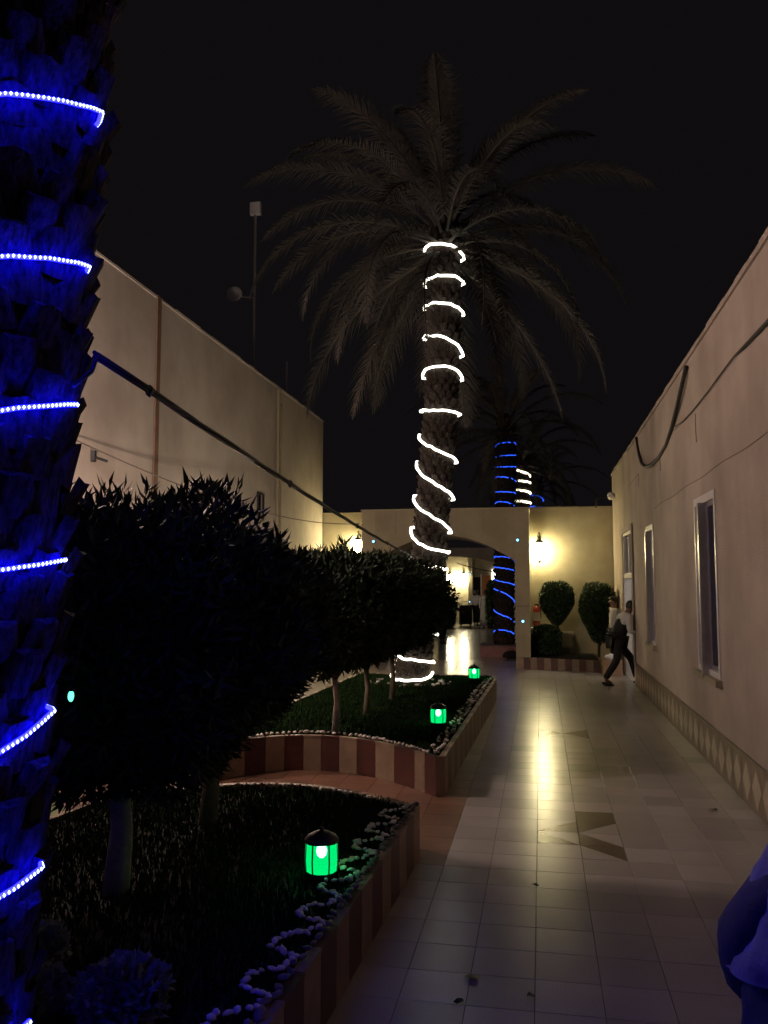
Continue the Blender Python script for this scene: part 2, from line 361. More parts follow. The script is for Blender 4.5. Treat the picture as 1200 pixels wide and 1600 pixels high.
# left wall
lb = thing('tall_rendered_building', 'tall pale plastered building wall behind the pruned trees, with thin brown vertical strips', 'building', (XL, 8, 0))
LV = (16.5, 16.95, 3.32, 3.92)
rel(lb, wall_yz('wall', XL, -.35, -3, 21.85, -.02, HL, [LV], M['plaster_l']).build('wall', M['plaster_l']))
rel(lb, MB().box(XL-6, XL-.351, -3, 21.85, HL-.3, HL-.1).build('roof', M['concrete']))
mb = MB()
for i in range(50):
    a0 = -3+24.85*i/50; mb.box(XL-.36, XL+.02, a0+.001, a0+.496, HL+.001, HL+.03+rnd.uniform(0, .02))
rel(lb, mb.build('parapet', M['plaster_l']))
rel(lb, MB().box(XL+.001, XL+.025, 11.74, 11.87, 0, HL+.05).build('pilaster', M['paint_strip']))
rel(lb, MB().box(XL+.001, XL+.05, 17.80, 17.86, 0, HL-.02).build('downpipe', M['plaster_a']))
rel(lb, MB().box(XL+.001, XL+.03, 18.05, 18.08, 0, HL-.3).build('downpipe', M['plaster_a']))
w_ = MB(); a, b, c, d = LV
w_.box(XL-.02, XL+.02, a, a+.04, c, d); w_.box(XL-.02, XL+.02, b-.04, b, c, d); w_.box(XL-.02, XL+.02, a+.041, b-.041, c, c+.04); w_.box(XL-.02, XL+.02, a+.041, b-.041, d-.04, d)
wn = w_.build('window', M['iron']); rel(lb, wn)
p = MB().box(XL-.06, XL-.05, a+.042, b-.042, c+.042, d-.042).build('pane', M['glass']); p.parent = wn
mb = MB(); mb.box(XL+.001, XL+.06, 9.95, 10.0, 3.6, 3.75); mb.tube([(XL+.05, 9.98, 3.66), (XL+.16, 10.1, 3.62)], .02, 6)
rel(lb, mb.build('pipe_bracket', M['iron']))

# arch wall across the end (wall runs + thick arched gateway)
gw = thing('arched_gateway_wall', 'ochre end wall with a deep flat arched gateway between two blue spots', 'wall', (-2.3, YA, 0))
for (x0, x1, h) in ((XL+.002, -4.362, 3.88), (-.258, XR-.002, 3.94)):
    rel(gw, MB().box(x0, x1, YA, YA+.35, 0, h).build('wall', M['plaster_a']))
    mb = MB(); k = max(3, int((x1-x0)/.35))
    for i in range(k): 
        u0 = x0+(x1-x0)*i/k; mb.box(u0+.001, u0+(x1-x0)/k-.001, YA-.02, YA+.37, h+.001, h+.03+rnd.uniform(0, .014))
    rel(gw, mb.build('coping', M['plaster_a']))
# arch body: front face polygon extruded
yo0, yo1 = 20.2, 22.3; xl0, xl1, xr1, xr0 = -4.36, -4.02, -.60, -.26; TOP = 3.80; SP = 2.55; RI = 3.18
nn = 22; arc = []
for i in range(nn+1):
    t = i/nn; x = xl1 + (xr1-xl1)*t; u = (t-.5)*2; arc.append((x, RI - (RI-SP)*abs(u)**1.9))
mb = MB(); v = []; f = []
for yy in (yo0, yo1):
    o = len(v); v += [(x, yy, z) for x, z in arc] + [(x, yy, TOP) for x, z in arc]
    f += [(o+i, o+i+1, o+nn+2+i, o+nn+1+i) for i in range(nn)]
k = nn+1
f += [(i, i+1, 2*k+i+1, 2*k+i) for i in range(nn)] + [(k+i, k+i+1, 3*k+i+1, 3*k+i) for i in range(nn)]
mb.add(v, f); rel(gw, mb.build('arch', M['plaster_a']))
rel(gw, MB().box(xl0, xl1, yo0, yo1, 0, TOP).build('pillar', M['plaster_a']))
rel(gw, MB().box(xr1, xr0, yo0, yo1, 0, TOP).build('pillar', M['plaster_a']))
rel(gw, MB().box(xl0-.02, xr0+.02, yo0-.02, yo1+.02, TOP+.002, TOP+.035).build('coping', M['plaster_a']))
mb = MB()
for x in (-3.5, -1.35): mb.box(x, x+.008, yo0-.004, yo0-.0005, 3.2, TOP)
mb.box(xr1+.01, xr0-.01, yo0-.004, yo0-.0005, 1.46, 1.475); rel(gw, mb.build('panel_joint', M['crack']))

# ------------------------------------------------------------------ lamps
def wall_lantern(loc, rz, label, e, s=1.0, group=None):
    t = thing('wall_lantern', label, 'lamp', loc, rz, group)      # origin on the wall, lamp stands out towards local -Y
    g_ = MB().lathe([(.02*s, -.27*s), (.075*s, -.22*s), (.105*s, .02*s), (.085*s, .06*s)], 0, -.2*s, 14)
    g_.build('glass', M[e], t, True)
    MB().lathe([(.095*s, .062*s), (.10*s, .072*s), (.05*s, .115*s), (.022*s, .13*s), (.028*s, .155*s), (.005*s, .19*s)], 0, -.2*s, 8).build('cap', M['iron'], t)
    MB().lathe([(.004*s, -.34*s), (.03*s, -.3*s), (.025*s, -.272*s)], 0, -.2*s, 8).build('finial', M['iron'], t)
    r = MB()
    for q in range(8):
        a = 2*PI*q/8; r.tube([(.022*s*math.cos(a), -.2*s+.022*s*math.sin(a), -.27*s), (.078*s*math.cos(a), -.2*s+.078*s*math.sin(a), -.22*s), (.109*s*math.cos(a), -.2*s+.109*s*math.sin(a), .02*s), (.09*s*math.cos(a), -.2*s+.09*s*math.sin(a), .06*s)], .004*s, 4)
    r.build('cage', M['iron'], t)
    b = MB().tube([(0, 0, .1*s), (0, -.06*s, .22*s), (0, -.14*s, .27*s), (0, -.2*s, .24*s)], .012*s, 6); b.box(-.04*s, .04*s, -.02*s, -.001, -.02*s, .2*s)
    b.build('bracket', M['iron'], t); return t
wall_lantern((-.02, YA-.001, 2.96), 0, 'bright warm wall lantern on the ochre wall just right of the gateway pillar', 'e_lantern', 1.3)
wall_lantern((-4.78, YA-.001, 3.08), 0, 'warm wall lantern left of the gateway, just above the pruned trees', 'e_lantern', 1.2)
wall_lantern((-3.97, 43.9, 2.42), 0, 'distant warm lantern seen through the arch, beside the dark doorway', 'e_far', 1.5)
wall_lantern((-4.70, 43.9, 2.38), 0, 'distant warm lantern seen through the arch, behind the blue-white column', 'e_far', 1.5)
def lamp_post(loc, label, e, s=1.0):
    t = thing('lamp_post', label, 'lamp', loc, 0, 'globe lamp posts between the trees and the tall wall')
    MB().lathe([(.09, 0), (.085, .06), (.04, .1), (.035, 1.0), (.03, 1.80), (.06, 1.83), (.06, 1.86)], n=12).build('post', M['iron'], t, True)
    MB().blob((0, 0, 1.99), (.14, .14, .14), 0, 0, 3).build('globe', M[e], t, True)
    MB().lathe([(.05, 2.125), (.045, 2.14), (.01, 2.17)], n=10).build('cap', M['iron'], t, True)
lamp_post((-3.95, 5.3, 0), 'globe lamp post on the left court hidden behind the nearest tree', 'e_near')
lamp_post((-3.95, 9.6, 0), 'globe lamp post on the left court hidden behind the second tree', 'e_rear')
lamp_post((-3.95, 13.6, 0), 'globe lamp post on the left court hidden behind the middle bed trees', 'e_side')
lamp_post((-3.95, 17.8, 0), 'globe lamp post on the left court nearest to the arched gateway', 'e_near')
lamp_post((-5.9, 36, 0), 'unseen globe lamp post added to brighten the far court beyond the gateway', 'e_side')  # added lamp, out of sight, brightens the far court
lamp_post((.9, 30.5, 0), 'unseen globe lamp post added behind the end wall to light the far court', 'e_near')  # another unseen lamp, added for light beyond the end wall

wall_lantern((XL+.001, 7.2, 4.75), R(90), 'pinkish wall lantern high on the tall pale wall, left of the near palm', 'e_flood', 1.4)
def spot(loc, label):
    t = thing('blue_spot_light', label, 'light', loc, 0, 'small blue spot lights on the gateway')
    MB().lathe([(.05, 0), (.05, .03), (.035, .04)], n=10).build('housing', M['iron'], t, rot=(R(90), 0, 0))
    MB().lathe([(.033, .041), (.03, .05), (.01, .056)], n=10).build('lens', M['e_dot'], t, rot=(R(90), 0, 0))
spot((-.53, yo0-.001, 3.04), 'small blue light high on the right gateway pillar')
spot((-.43, yo0-.001, 1.11), 'small blue light low on the right gateway pillar')
spot((-4.05, yo0-.001, 3.04), 'small blue light high on the left gateway pillar')
spot((-3.60, 43.55, 2.5), 'small distant blue light seen through the arch beside the lantern')
spot((-3.64, 43.55, 1.06), 'small distant blue light seen through the arch, low by the doorway')

# ------------------------------------------------------------------ palms
def boot_mesh():
    mb = MB()   # a cut frond base: wedge pointing up and out
    v = [(0, -.115, 0), (0, .115, 0), (.02, .08, .17), (.02, -.08, .17), (.035, -.07, -.02), (.035, .07, -.02), (.062, .05, .15), (.062, -.05, .15), (.045, 0, -.03), (.075, 0, .165)]
    mb.add(v, [(0,3,7,4), (1,5,6,2), (3,2,6,9,7), (0,4,8,5,1), (4,7,9,8), (5,8,9,6)]); return mb.mesh('leaf_base', M['palm_bark'])
BOOT = boot_mesh()
def frond_mesh(e0, k, L, seed, leaf=.56, n=84):
    rr = random.Random(seed); mb = MB(); pts = []; p = Vector((0, 0, 0)); ds = L/16
    for i in range(17):
        pts.append(p.copy()); s = i/16; a = e0 - k*s**1.25; p = p + Vector((math.cos(a), .06*math.sin(3*s+seed), math.sin(a)))*ds
    mb.tube(pts, [.028*(1-i/17)+.005 for i in range(17)], 4)
    for i in range(n):
        s = .12 + .88*i/n; q = s*16; j = min(int(q), 15); b = pts[j].lerp(pts[j+1], q-j); t = (pts[j+1]-pts[j]).normalized()
        side = Vector((0, 1, 0)); up = t.cross(side) * -1
        ll = leaf*(math.sin(PI*min(1, .12+s*.9))**.6)*rr.uniform(.8, 1.12)
        for sg in (-1, 1):
            for rep in range(1):
                lift = rr.uniform(-.15, .45); fw = rr.uniform(.75, 1.15)
                dr = (t*fw + side*sg*.8 + up*-lift*.6).normalized()
                e = b + dr*ll; mid = b + dr*ll*.45 + Vector((0, 0, .02)); e.z -= ll*rr.uniform(.12, .4)
                wd = t*.013
                mb.add([b-wd, b+wd, mid+wd*.9, mid-wd*.9, e], [(0,1,2,3), (3,2,4)])
    return mb.mesh('frond', M['frond'])
FR = [frond_mesh(R(80), 1.1, 2.5, 1), frond_mesh(R(60), 1.3, 3.1, 2), frond_mesh(R(42), 1.6, 3.8, 3), frond_mesh(R(22), 1.7, 3.7, 4), frond_mesh(R(2), 1.75, 3.4, 5), frond_mesh(R(-20), 1.25, 3.5, 6), frond_mesh(R(-45), .7, 3.1, 7)]
def palm(label, axis, r, crown, boots=True, joined=False, fr_scale=1.0, nfr=(4,8,10,10,9,8,5), seed=1, bmat='palm_bark'):
    """axis: list of (x,y,z) world points of the trunk centre"""
    base = axis[0]; t = thing('palm_tree', label, 'palm tree', base); rr = random.Random(seed)
    loc = [Vector(a)-Vector(base) for a in axis]
    pts = []; k = 14
    for a, b in zip(loc, loc[1:]):
        for i in range(k): pts.append(a.lerp(b, i/k))
    pts.append(loc[-1])
    mb = MB(); mb.tube(pts, [r*(1+.03*math.sin(i*2.1)+rr.uniform(-.015, .015)) * (1.12-.12*min(1, i/6)) for i in range(len(pts))], 18); mb.build('trunk', M['palm_bark'], t, True)
    H = loc[-1].z
    def cx(z):
        for a, b in zip(loc, loc[1:]):
            if z <= b.z: return a.lerp(b, (z-a.z)/(b.z-a.z))
        return loc[-1]
    if boots:
        z = .05; row = 0; jm = MB() if joined else None
        per = 11
        while z < H-.05:
            c = cx(z)
            for j in range(per):
                a = 2*PI*(j+.5*(row % 2))/per + rr.uniform(-.06, .06); s = rr.uniform(.8, 1.1)*r/.36
                mt = Matrix.Translation((c.x+math.cos(a)*r*.94, c.y+math.sin(a)*r*.94, z+rr.uniform(-.015, .015))) @ Matrix.Rotation(a, 4, 'Z') @ Matrix.Rotation(rr.uniform(-.05, .42), 4, 'Y') @ Matrix.Scale(s, 4)
                if joined:
                    jm.add([mt @ vv.co for vv in BOOT.vertices], [tuple(pp.vertices) for pp in BOOT.polygons])
                else:
                    o = bpy.data.objects.new('leaf_base', BOOT); COL.objects.link(o); o.parent = t; o.matrix_local = mt
            z += .115 if not joined else .15; row += 1
        if joined: tag(jm.build('leaf_base_cover', M['palm_bark'], t), kind='stuff')
    if crown:
        top = loc[-1]
        for lv, n in enumerate(nfr):
            for i in range(n):
                a = 2*PI*(i+.37*lv)/n + rr.uniform(-.22, .22); s = rr.uniform(.85, 1.08)*fr_scale
                o = place('frond', FR[lv], t, (top.x+.12*math.cos(a), top.y+.12*math.sin(a), top.z + .25 - .11*lv), (rr.uniform(-.2, .2), rr.uniform(-.1, .1), a), (s, s, s))
        MB().blob((top.x, top.y, top.z+.05), (.3, .3, .4), seed, .4).build('crownshaft', M['palm_bark'], t)
    return t
MAX = [(-2.16, 13.95, .35), (-2.02, 13.95, 1.38), (-1.84, 13.95, 2.56), (-1.68, 13.95, 4.3), (-1.6, 13.95, 5.41), (-1.57, 13.95, 6.53), (-1.55, 13.95, 8.0)]
palm('tall leaning palm wrapped in a white light spiral, standing in the far grass bed', MAX, .262, True, seed=11, fr_scale=1.07)
NAX = [(-2.02, 2.55, .35), (-1.98, 2.55, 1.2), (-1.92, 2.55, 2.5), (-1.85, 2.55, 3.7), (-1.82, 2.55, 5.6), (-1.78, 2.5, 10.2)]
palm('thick palm trunk wrapped in blue rope light at the left edge, close to the viewer', NAX, .30, True, seed=5)
P2 = [(-1.03, 23.6, .3), (-.99, 23.6, 2.75), (-.94, 23.6, 4.2), (-.91, 23.6, 6.4)]
palm('palm with blue light spiral standing behind the right side of the arch', P2, .26, True, joined=True, fr_scale=.85, seed=21, nfr=(3,4,5,5,5,4,2))
palm('distant palm with short white light spiral rising behind the end wall', [(-.62, 31, 0), (-.62, 31, 6.5)], .26, True, joined=True, fr_scale=.8, seed=31, nfr=(3,4,5,5,5,4,2))
palm('most distant palm with two blue light turns above the end wall', [(-.12, 35, 0), (-.12, 35, 6.0)], .24, True, joined=True, fr_scale=.8, seed=41, nfr=(3,4,5,5,4,3,1))

def axis_at(ax, z):
    for a, b in zip(ax, ax[1:]):
        if z <= b[2]:
            t = (z-a[2])/(b[2]-a[2]); return Vector(a).lerp(Vector(b), t)
    return Vector(ax[-1])
def rope(label, ax, r, fronts, rad, m, beads=None, breaks=(), n=14, wob=.008, back_dim=True, group=None, seg_part='rope'):
    """fronts: per visible turn (z at left edge, z at middle, z at right edge), top to bottom; the back joins right edge to the next left edge"""
    t = thing('rope_light', label, 'rope light', (ax[0][0], ax[0][1], fronts[-1][1])); rr = random.Random(len(label))
    pts = []
    for i, (zl, zm, zr) in enumerate(fronts):
        for j in range(n+1):
            u = j/n; a = PI + PI*u
            z = zl*(1-u)**2 + zr*u*u + 2*u*(1-u)*(2*zm-.5*zl-.5*zr) + rr.uniform(-wob, wob)
            c = axis_at(ax, z); pts.append(Vector((c.x+math.cos(a)*r, c.y+math.sin(a)*r, z)))
        if i+1 < len(fronts):
            zn = fronts[i+1][0]
            for j in range(1, n):
                u = j/n; a = PI*u; uu = min(1, max(0, (u-.22)/.56)); z = zr+(zn-zr)*uu*uu*(3-2*uu); c = axis_at(ax, z); rb_ = r*(1-.22*min(1, min(u, 1-u)*9)); pts.append(Vector((c.x+math.cos(a)*rb_, c.y+math.sin(a)*rb_, z)))
    base = t.location; pts = [p-base for p in pts]
    MB().tube(pts, rad, 6).build(seg_part, m, t, True)
    if beads:
        jm = MB(); step = beads[0]; acc = 0; br = beads[1]
        for a, b in zip(pts, pts[1:]):
            L = (b-a).length; s = step-acc
            while s < L:
                p = a.lerp(b, s/L); d = Vector((p.x+base.x-ax[0][0], p.y+base.y-ax[0][1], 0)); d.normalize(); p = p + d*rad*.9
                jm.add([p+Vector(q)*br for q in ((1,0,0),(-1,0,0),(0,1,0),(0,-1,0),(0,0,1.2),(0,0,-1.2))], [(0,2,4),(2,1,4),(1,3,4),(3,0,4),(2,0,5),(1,2,5),(3,1,5),(0,3,5)])
                s += step
            acc = L - (s-step)
        tag(jm.build('bead_row', M['e_bead'], t), kind='stuff')
    return t
# pixel rows of the photograph read once as heights on the trunk front
rope('white light spiral wrapped round the tall leaning palm', MAX, .345,
     [(7.76, 7.74, 7.58), (7.14, 7.19, 7.15), (6.74, 6.71, 6.6), (6.21, 6.13, 5.88), (5.53, 5.63, 5.46), (4.95, 4.88, 4.86), (4.53, 4.23, 4.05), (4.07, 3.68, 3.42), (3.5, 3.13, 2.86), (2.96, 2.6, 2.53), (2.43, 2.31, 2.24), (1.95, 1.8, 1.70), (1.40, 1.25, 1.15), (.86, .76, .70), (.50, .42, .52)], .023, M['e_white'], wob=.012)
rope('blue beaded rope light spiralling up the thick palm trunk at left edge', NAX, .37,
     [(4.9, 5.1, 5.25), (4.2, 4.32, 4.45), (3.38, 3.49, 3.64), (2.86, 2.97, 3.09), (2.35, 2.47, 2.61), (1.91, 1.995, 2.08), (1.24, 1.34, 1.58), (.82, .94, 1.08), (.50, .53, .60)], .0075, M['e_blue'], beads=(.0165, .0058), wob=.003, n=20)
B2 = [(5.88, 5.95, 5.94), (5.58, 5.57, 5.63), (5.29, 5.26, 5.28), (4.98, 4.97, 4.86), (4.56, 4.56, 4.52), (4.25, 4.27, 4.1), (3.7, 3.75, 3.6), (3.2, 3.2, 3.1), (2.74, 2.74, 2.62), (2.48, 2.42, 2.36), (2.13, 2.04, 1.96), (1.87, 1.74, 1.48), (1.29, 1.12, .92), (.66, .72, .56)]
rope('thin blue light spiral on the palm behind the arch', P2, .285, B2, .014, M['e_blue_far'], wob=.01)
rope('short white light spiral on the distant palm', [(-.62, 31, 0), (-.62, 31, 6.5)], .30, [(6.3, 6.1, 5.95), (5.85, 5.75, 5.7), (5.5, 5.4, 5.32), (5.05, 5.0, 4.95), (4.6, 4.5, 4.5)], .04, M['e_white_far'])
rope('two blue light turns on the most distant palm', [(-.12, 35, 0), (-.12, 35, 6.0)], .28, [(5.6, 5.62, 5.42), (5.15, 5.17, 5.05), (4.7, 4.7, 4.6)], .03, M['e_blue_far'])

# ------------------------------------------------------------------ planting beds
def poly_walk(pts, step):
    out = []
    for a, b in zip(pts, pts[1:]):
        a = Vector((*a, 0)); b = Vector((*b, 0)); L = (b-a).length; n = max(1, round(L/step))
        for i in range(n): out.append((a.lerp(b, i/n), a.lerp(b, (i+1)/n)))
    return out
def arc_pts(p0, pm, p1, n=10):
    return [((1-t)**2*p0[0]+2*t*(1-t)*(2*pm[0]-.5*p0[0]-.5*p1[0])+t*t*p1[0], (1-t)**2*p0[1]+2*t*(1-t)*(2*pm[1]-.5*p0[1]-.5*p1[1])+t*t*p1[1]) for t in [i/n for i in range(n+1)]]
def inset(pts, d):
    n = len(pts); out = []
    for i in range(n):
        a = Vector(pts[i-1]); b = Vector(pts[i]); c = Vector(pts[(i+1) % n])
        t = ((b-a).normalized() + (c-b).normalized()).normalized(); nrm = Vector((-t.y, t.x)); out.append((b.x+nrm.x*d, b.y+nrm.y*d))
    return out
def bed(name, label, pts, H, step, faces_from=0, faces_to=None, cat='planting bed', m0=0):
    """pts counter-clockwise outline"""
    t = thing(name, label, cat, (pts[0][0], pts[0][1], 0)); n = len(pts)
    ins = inset(pts, .06); out = inset(pts, .015)
    mb = MB(); v = []
    for z, P in ((0, out), (H-.02, out), (H-.02, ins), (0, ins)): v += [(x, y, z) for x, y in P]
    f = []
    for k in range(3):
        for i in range(n): f.append((k*n+i, k*n+(i+1) % n, (k+1)*n+(i+1) % n, (k+1)*n+i))
    mb.add(v, f); rel(t, mb.build('bed_wall', M['concrete']))
    mb = MB(); mb.add([(x, y, H-.035) for x, y in ins], [tuple(range(n))]); rel(t, mb.build('soil', M['soil']))
    segs = poly_walk(pts + [pts[0]] if faces_to is None else pts[faces_from:faces_to], step)
    meshes = {}
    for i, (a, b) in enumerate(segs):
        L = (b-a).length; ang = math.atan2(b.y-a.y, b.x-a.x); key = (round(L, 3), (i+m0) % 2)
        if key not in meshes:
            q = MB(); q.box(.003, L-.003, 0, .014, .002, H-.022); q.box(.001, L-.001, -.004, .055, H-.0195, H)
            meshes[key] = q.mesh('facing_tile', M['facing_maroon'] if key[1] else M['facing_cream'])
        rel(t, place('facing_tile', meshes[key], None, (a.x, a.y, 0), (0, 0, ang)))
    return t, ins
NB = [(-1.12, .6), (-.90, 6.22)] + arc_pts((-.95, 6.27), (-2.25, 6.72), (-3.35, 5.9), 12)[1:] + [(-3.5, 5.0), (-3.5, .6)]
FB = [(-.92, 8.02), (-.77, 14.6), (-.85, 15.1), (-3.3, 15.1), (-3.5, 9.2), (-3.45, 8.1)] + arc_pts((-3.4, 8.05), (-2.35, 8.86), (-1.0, 7.98), 12)[1:]
nb, nbi = bed('planting_bed', 'raised bed with striped sides and white pebble edging in the left foreground', NB, .37, .24)
fb, fbi = bed('planting_bed', 'raised grass bed in the middle with maroon and cream striped front', FB, .37, .24)
PL = [(-.58, 20.12), (1.30, 19.55), (1.30, 21.88), (-.58, 21.88)]
pl, pli = bed('planting_bed', 'low striped planter along the ochre end wall under the lantern', PL, .27, .16, 0, 2)
def inside(x, y, P):
    c = False; n = len(P)
    for i in range(n):
        x1, y1 = P[i]; x2, y2 = P[i-1]
        if (y1 > y) != (y2 > y) and x < (x2-x1)*(y-y1)/(y2-y1)+x1: c = not c
    return c
def grass(P, zone, n, h, name_parent):
    mb = MB(); rr = random.Random(n); k = 0
    while k < n:
        x = rr.uniform(zone[0], zone[1]); y = rr.uniform(zone[2], zone[3])
        if not inside(x, y, P): continue
        a = rr.uniform(0, 2*PI); hh = h*rr.uniform(.5, 1.3)*(1+.5*noise.noise(Vector((x*2, y*2, 0)))); w_ = .004+.0006*y; l = rr.uniform(-.5, .5)*hh
        dx, dy = math.cos(a)*w_, math.sin(a)*w_
        mb.add([(x-dx, y-dy, .335), (x+dx, y+dy, .335), (x+l*dy/w_, y-l*dx/w_, .335+hh)], [(0,1,2)]); k += 1
    g_ = mb.build('grass', M['grass']); g_.parent = None; tag(g_, kind='stuff'); return g_
tag(grass(nbi, (-3.5, -.8, .8, 6.7), 42000, .045, nb), 'short dark grass filling the near raised bed', 'grass', kind='stuff')
tag(grass(fbi, (-3.5, -.7, 8, 15.1), 42000, .05, fb), 'short dark green grass filling the middle raised bed', 'grass', kind='stuff')
# pebbles
def peb_mesh(seed, m):
    return MB().blob((0, 0, 0), (1, .8, .62), seed, .35, 1).mesh('pebble', m, True)
PW = [peb_mesh(i, M['pebble']) for i in range(4)]; PD = [peb_mesh(i+9, M['pebble_d']) for i in range(4)]
def peb(parent, x, y, s, dark, z=.385, name='pebble'):
    o = place(name, rnd.choice(PD if dark else PW), None, (x, y, z+rnd.uniform(-.004, .006)), (rnd.uniform(-.4, .4), rnd.uniform(-.4, .4), rnd.uniform(0, 6)), (s*rnd.uniform(.8, 1.4), s*rnd.uniform(.75, 1.1), s*rnd.uniform(.6, 1))); rel(parent, o)
cnt = 0
for a, b in poly_walk([(-.98, 6.22), (-1.17, 2.0)], .072):        # edge line
    peb(nb, a.x+.045+rnd.uniform(-.012, .012), a.y, rnd.uniform(.022, .032), True)
y = 6.15; path = []
while y > 2.1:                                                       # zigzag of white pebbles
    xe = -.925 - .035*(6.2-y) ; path += [(xe-.05, y), (xe-.085, y-.12), (xe-.19, y-.17), (xe-.20, y-.29)]; y -= .36
for a, b in poly_walk(path, .036): peb(nb, a.x+rnd.uniform(-.008, .008), a.y+rnd.uniform(-.008, .008), rnd.uniform(.017, .027), False, .392)
for a, b in poly_walk(arc_pts((-1.05, 6.17), (-2.25, 6.60), (-3.3, 5.8), 12), .06): peb(nb, a.x, a.y, rnd.uniform(.018, .03), rnd.random() < .6)
for a, b in poly_walk(arc_pts((-3.3, 8.12), (-2.35, 8.93), (-1.05, 8.05), 12), .062): peb(fb, a.x, a.y, rnd.uniform(.024, .034), rnd.random() < .15, .395)
for a, b in poly_walk([(-.99, 8.1), (-.84, 14.6)], .075):
    peb(fb, a.x-.02+rnd.uniform(-.02, .02), a.y, rnd.uniform(.022, .034), rnd.random() < .5); 
    if rnd.random() < .7: peb(fb, a.x-.09+rnd.uniform(-.03, .02), a.y+rnd.uniform(-.03, .03), rnd.uniform(.018, .034), rnd.random() < .4)
for i in range(46):                                                  # loose stones round the palm foot
    a = rnd.uniform(0, 2*PI); q = rnd.uniform(.45, .75); peb(fb, -2.16+q*math.cos(a), 13.8+q*.8*math.sin(a), rnd.uniform(.02, .045), rnd.random() < .5)

# ------------------------------------------------------------------ pruned trees
def lance(mb, p, d, L, w, rr, mi=0):
    d = d.normalized(); s = d.cross(Vector((0, 0, 1)))
    if s.length < .1: s = Vector((1, 0, 0))
    s.normalize(); s = (Matrix.Rotation(rr.uniform(-1.2, 1.2), 3, d) @ s)*w
    n = d.cross(s).normalized()*L*.06
    mb.add([p, p+d*L*.4+s+n, p+d*L, p+d*L*.4-s+n], [(0,1,2), (0,2,3)], mi)
def crown_mesh(rx, ry, rz, n, seed, L=.085, w=.013, m='leaf', boxy=2.6, amp=.16, core=.80, taper=0):
    rr = random.Random(seed); mb = MB()
    def tp(p): k_ = 1-taper*max(0, -p.z/rz-.0)**1.3; return Vector((p.x*k_, p.y*k_, p.z))
    for i in range(n):
        u = rr.uniform(-1, 1); a = rr.uniform(0, 2*PI); q = math.sqrt(1-u*u); d = Vector((q*math.cos(a), q*math.sin(a), u))
        k = (abs(d.x)**boxy+abs(d.y)**boxy+abs(d.z)**boxy)**(-1/boxy)
        dd = 1 + amp*noise.noise(d*2.3+Vector((seed, 0, 0))) + .5*amp*noise.noise(d*6+Vector((0, seed, 0)))
        rad = k*dd*(1-.26*rr.random()**1.6)
        p = tp(Vector((d.x*rx, d.y*ry, d.z*rz))*rad)
        out = (d*.8+Vector((rr.uniform(-1, 1), rr.uniform(-1, 1), rr.uniform(-.5, 1.1)))).normalized()
        lance(mb, p, out, L*rr.uniform(.7, 1.35), w*rr.uniform(.8, 1.3), rr)
    # dense inner leaf mass: twiggy sheets of bigger leaves
    for i in range(n//4):
        u = rr.uniform(-1, 1); a = rr.uniform(0, 2*PI); q = math.sqrt(1-u*u); d = Vector((q*math.cos(a), q*math.sin(a), u))
        k = (abs(d.x)**boxy+abs(d.y)**boxy+abs(d.z)**boxy)**(-1/boxy)
        p = tp(Vector((d.x*rx, d.y*ry, d.z*rz))*k*core*rr.uniform(.72, .98))
        lance(mb, p, Vector((rr.uniform(-1, 1), rr.uniform(-1, 1), rr.uniform(-1, 1))), L*2.4, w*5, rr)
    return mb.mesh('crown', M[m])
def sprig_mesh(seed):
    rr = random.Random(seed); mb = MB(); mb.tube([(0,0,-.1), (.01, 0, .06), (.0, .01, .15)], [.004, .003, .002], 4)
    for i in range(11):
        z = -.02+.17*i/11; a = i*2.4; lance(mb, Vector((0, 0, z)), Vector((math.cos(a)*.62, math.sin(a)*.62, .8)), rr.uniform(.075, .12), .012, rr)
    return mb.mesh('shoot', M['leaf'])
SPR = [sprig_mesh(i) for i in range(4)]
def ptree(label, x, y, z0, zc, rx, ry, rz, cm, shoots, bm='bark', tr=.05, group='pruned trees along the left beds', lean=0, spread=1):
    t = thing('pruned_tree', label, 'tree', (x, y, z0), 0, group); rr = random.Random(int(x*100+y*37))
    h = zc-z0
    MB().tube([(0,0,-.02), (.02, .01, h*.25), (-.01, 0, h*.5), (lean*.5, 0, h*.8)], [tr*1.25, tr, tr*.92, tr*.8], 9).build('trunk', M[bm], t, True)
    l = MB()
    for i in range(6):
        a = i*1.05+.3; l.tube([(0, 0, h*.42), (.25*rx*math.cos(a), .25*ry*math.sin(a), h*.75), (.6*rx*math.cos(a), .6*ry*math.sin(a), h*1.05)], [tr*.5, tr*.35, tr*.15], 5)
    l.build('limbs', M['bark'], t)
    place('crown', cm, t, (lean, 0, h), (0, 0, 0), (1, 1, 1))
    for i in range(shoots):
        a = rr.uniform(0, 2*PI); q = math.sqrt(rr.random())*.95; s = rr.uniform(.8, 1.5)
        px, py = q*math.cos(a), q*math.sin(a); zz = (max(0, 1-q**2.6))**(1/2.6)
        place('shoot', SPR[i % 4], t, (lean+px*rx, py*ry, h+zz*rz*.97), (rr.uniform(-.3, .3), rr.uniform(-.3, .3), rr.uniform(0, 6)), (s, s, s))
    return t
C1 = crown_mesh(.98, .95, .76, 24000, 1, boxy=2.9, taper=.5, amp=.26); C2 = crown_mesh(.80, .85, .66, 20000, 2, boxy=2.8, taper=.55, amp=.26); C3 = crown_mesh(.80, .8, .62, 13000, 3, L=.095, w=.016, boxy=2.8, taper=.4, amp=.24)
ptree('nearest pruned tree, large dark leafy crown beside the thick blue-lit palm', -2.28, 4.30, .35, 1.66, .98, .95, .76, C1, 34, 'limed', .06, None)
ptree('second pruned tree, dark crown at the rear of the near raised bed', -2.30, 5.62, .35, 1.60, .78, .85, .66, C2, 26, 'bark', .055, None)
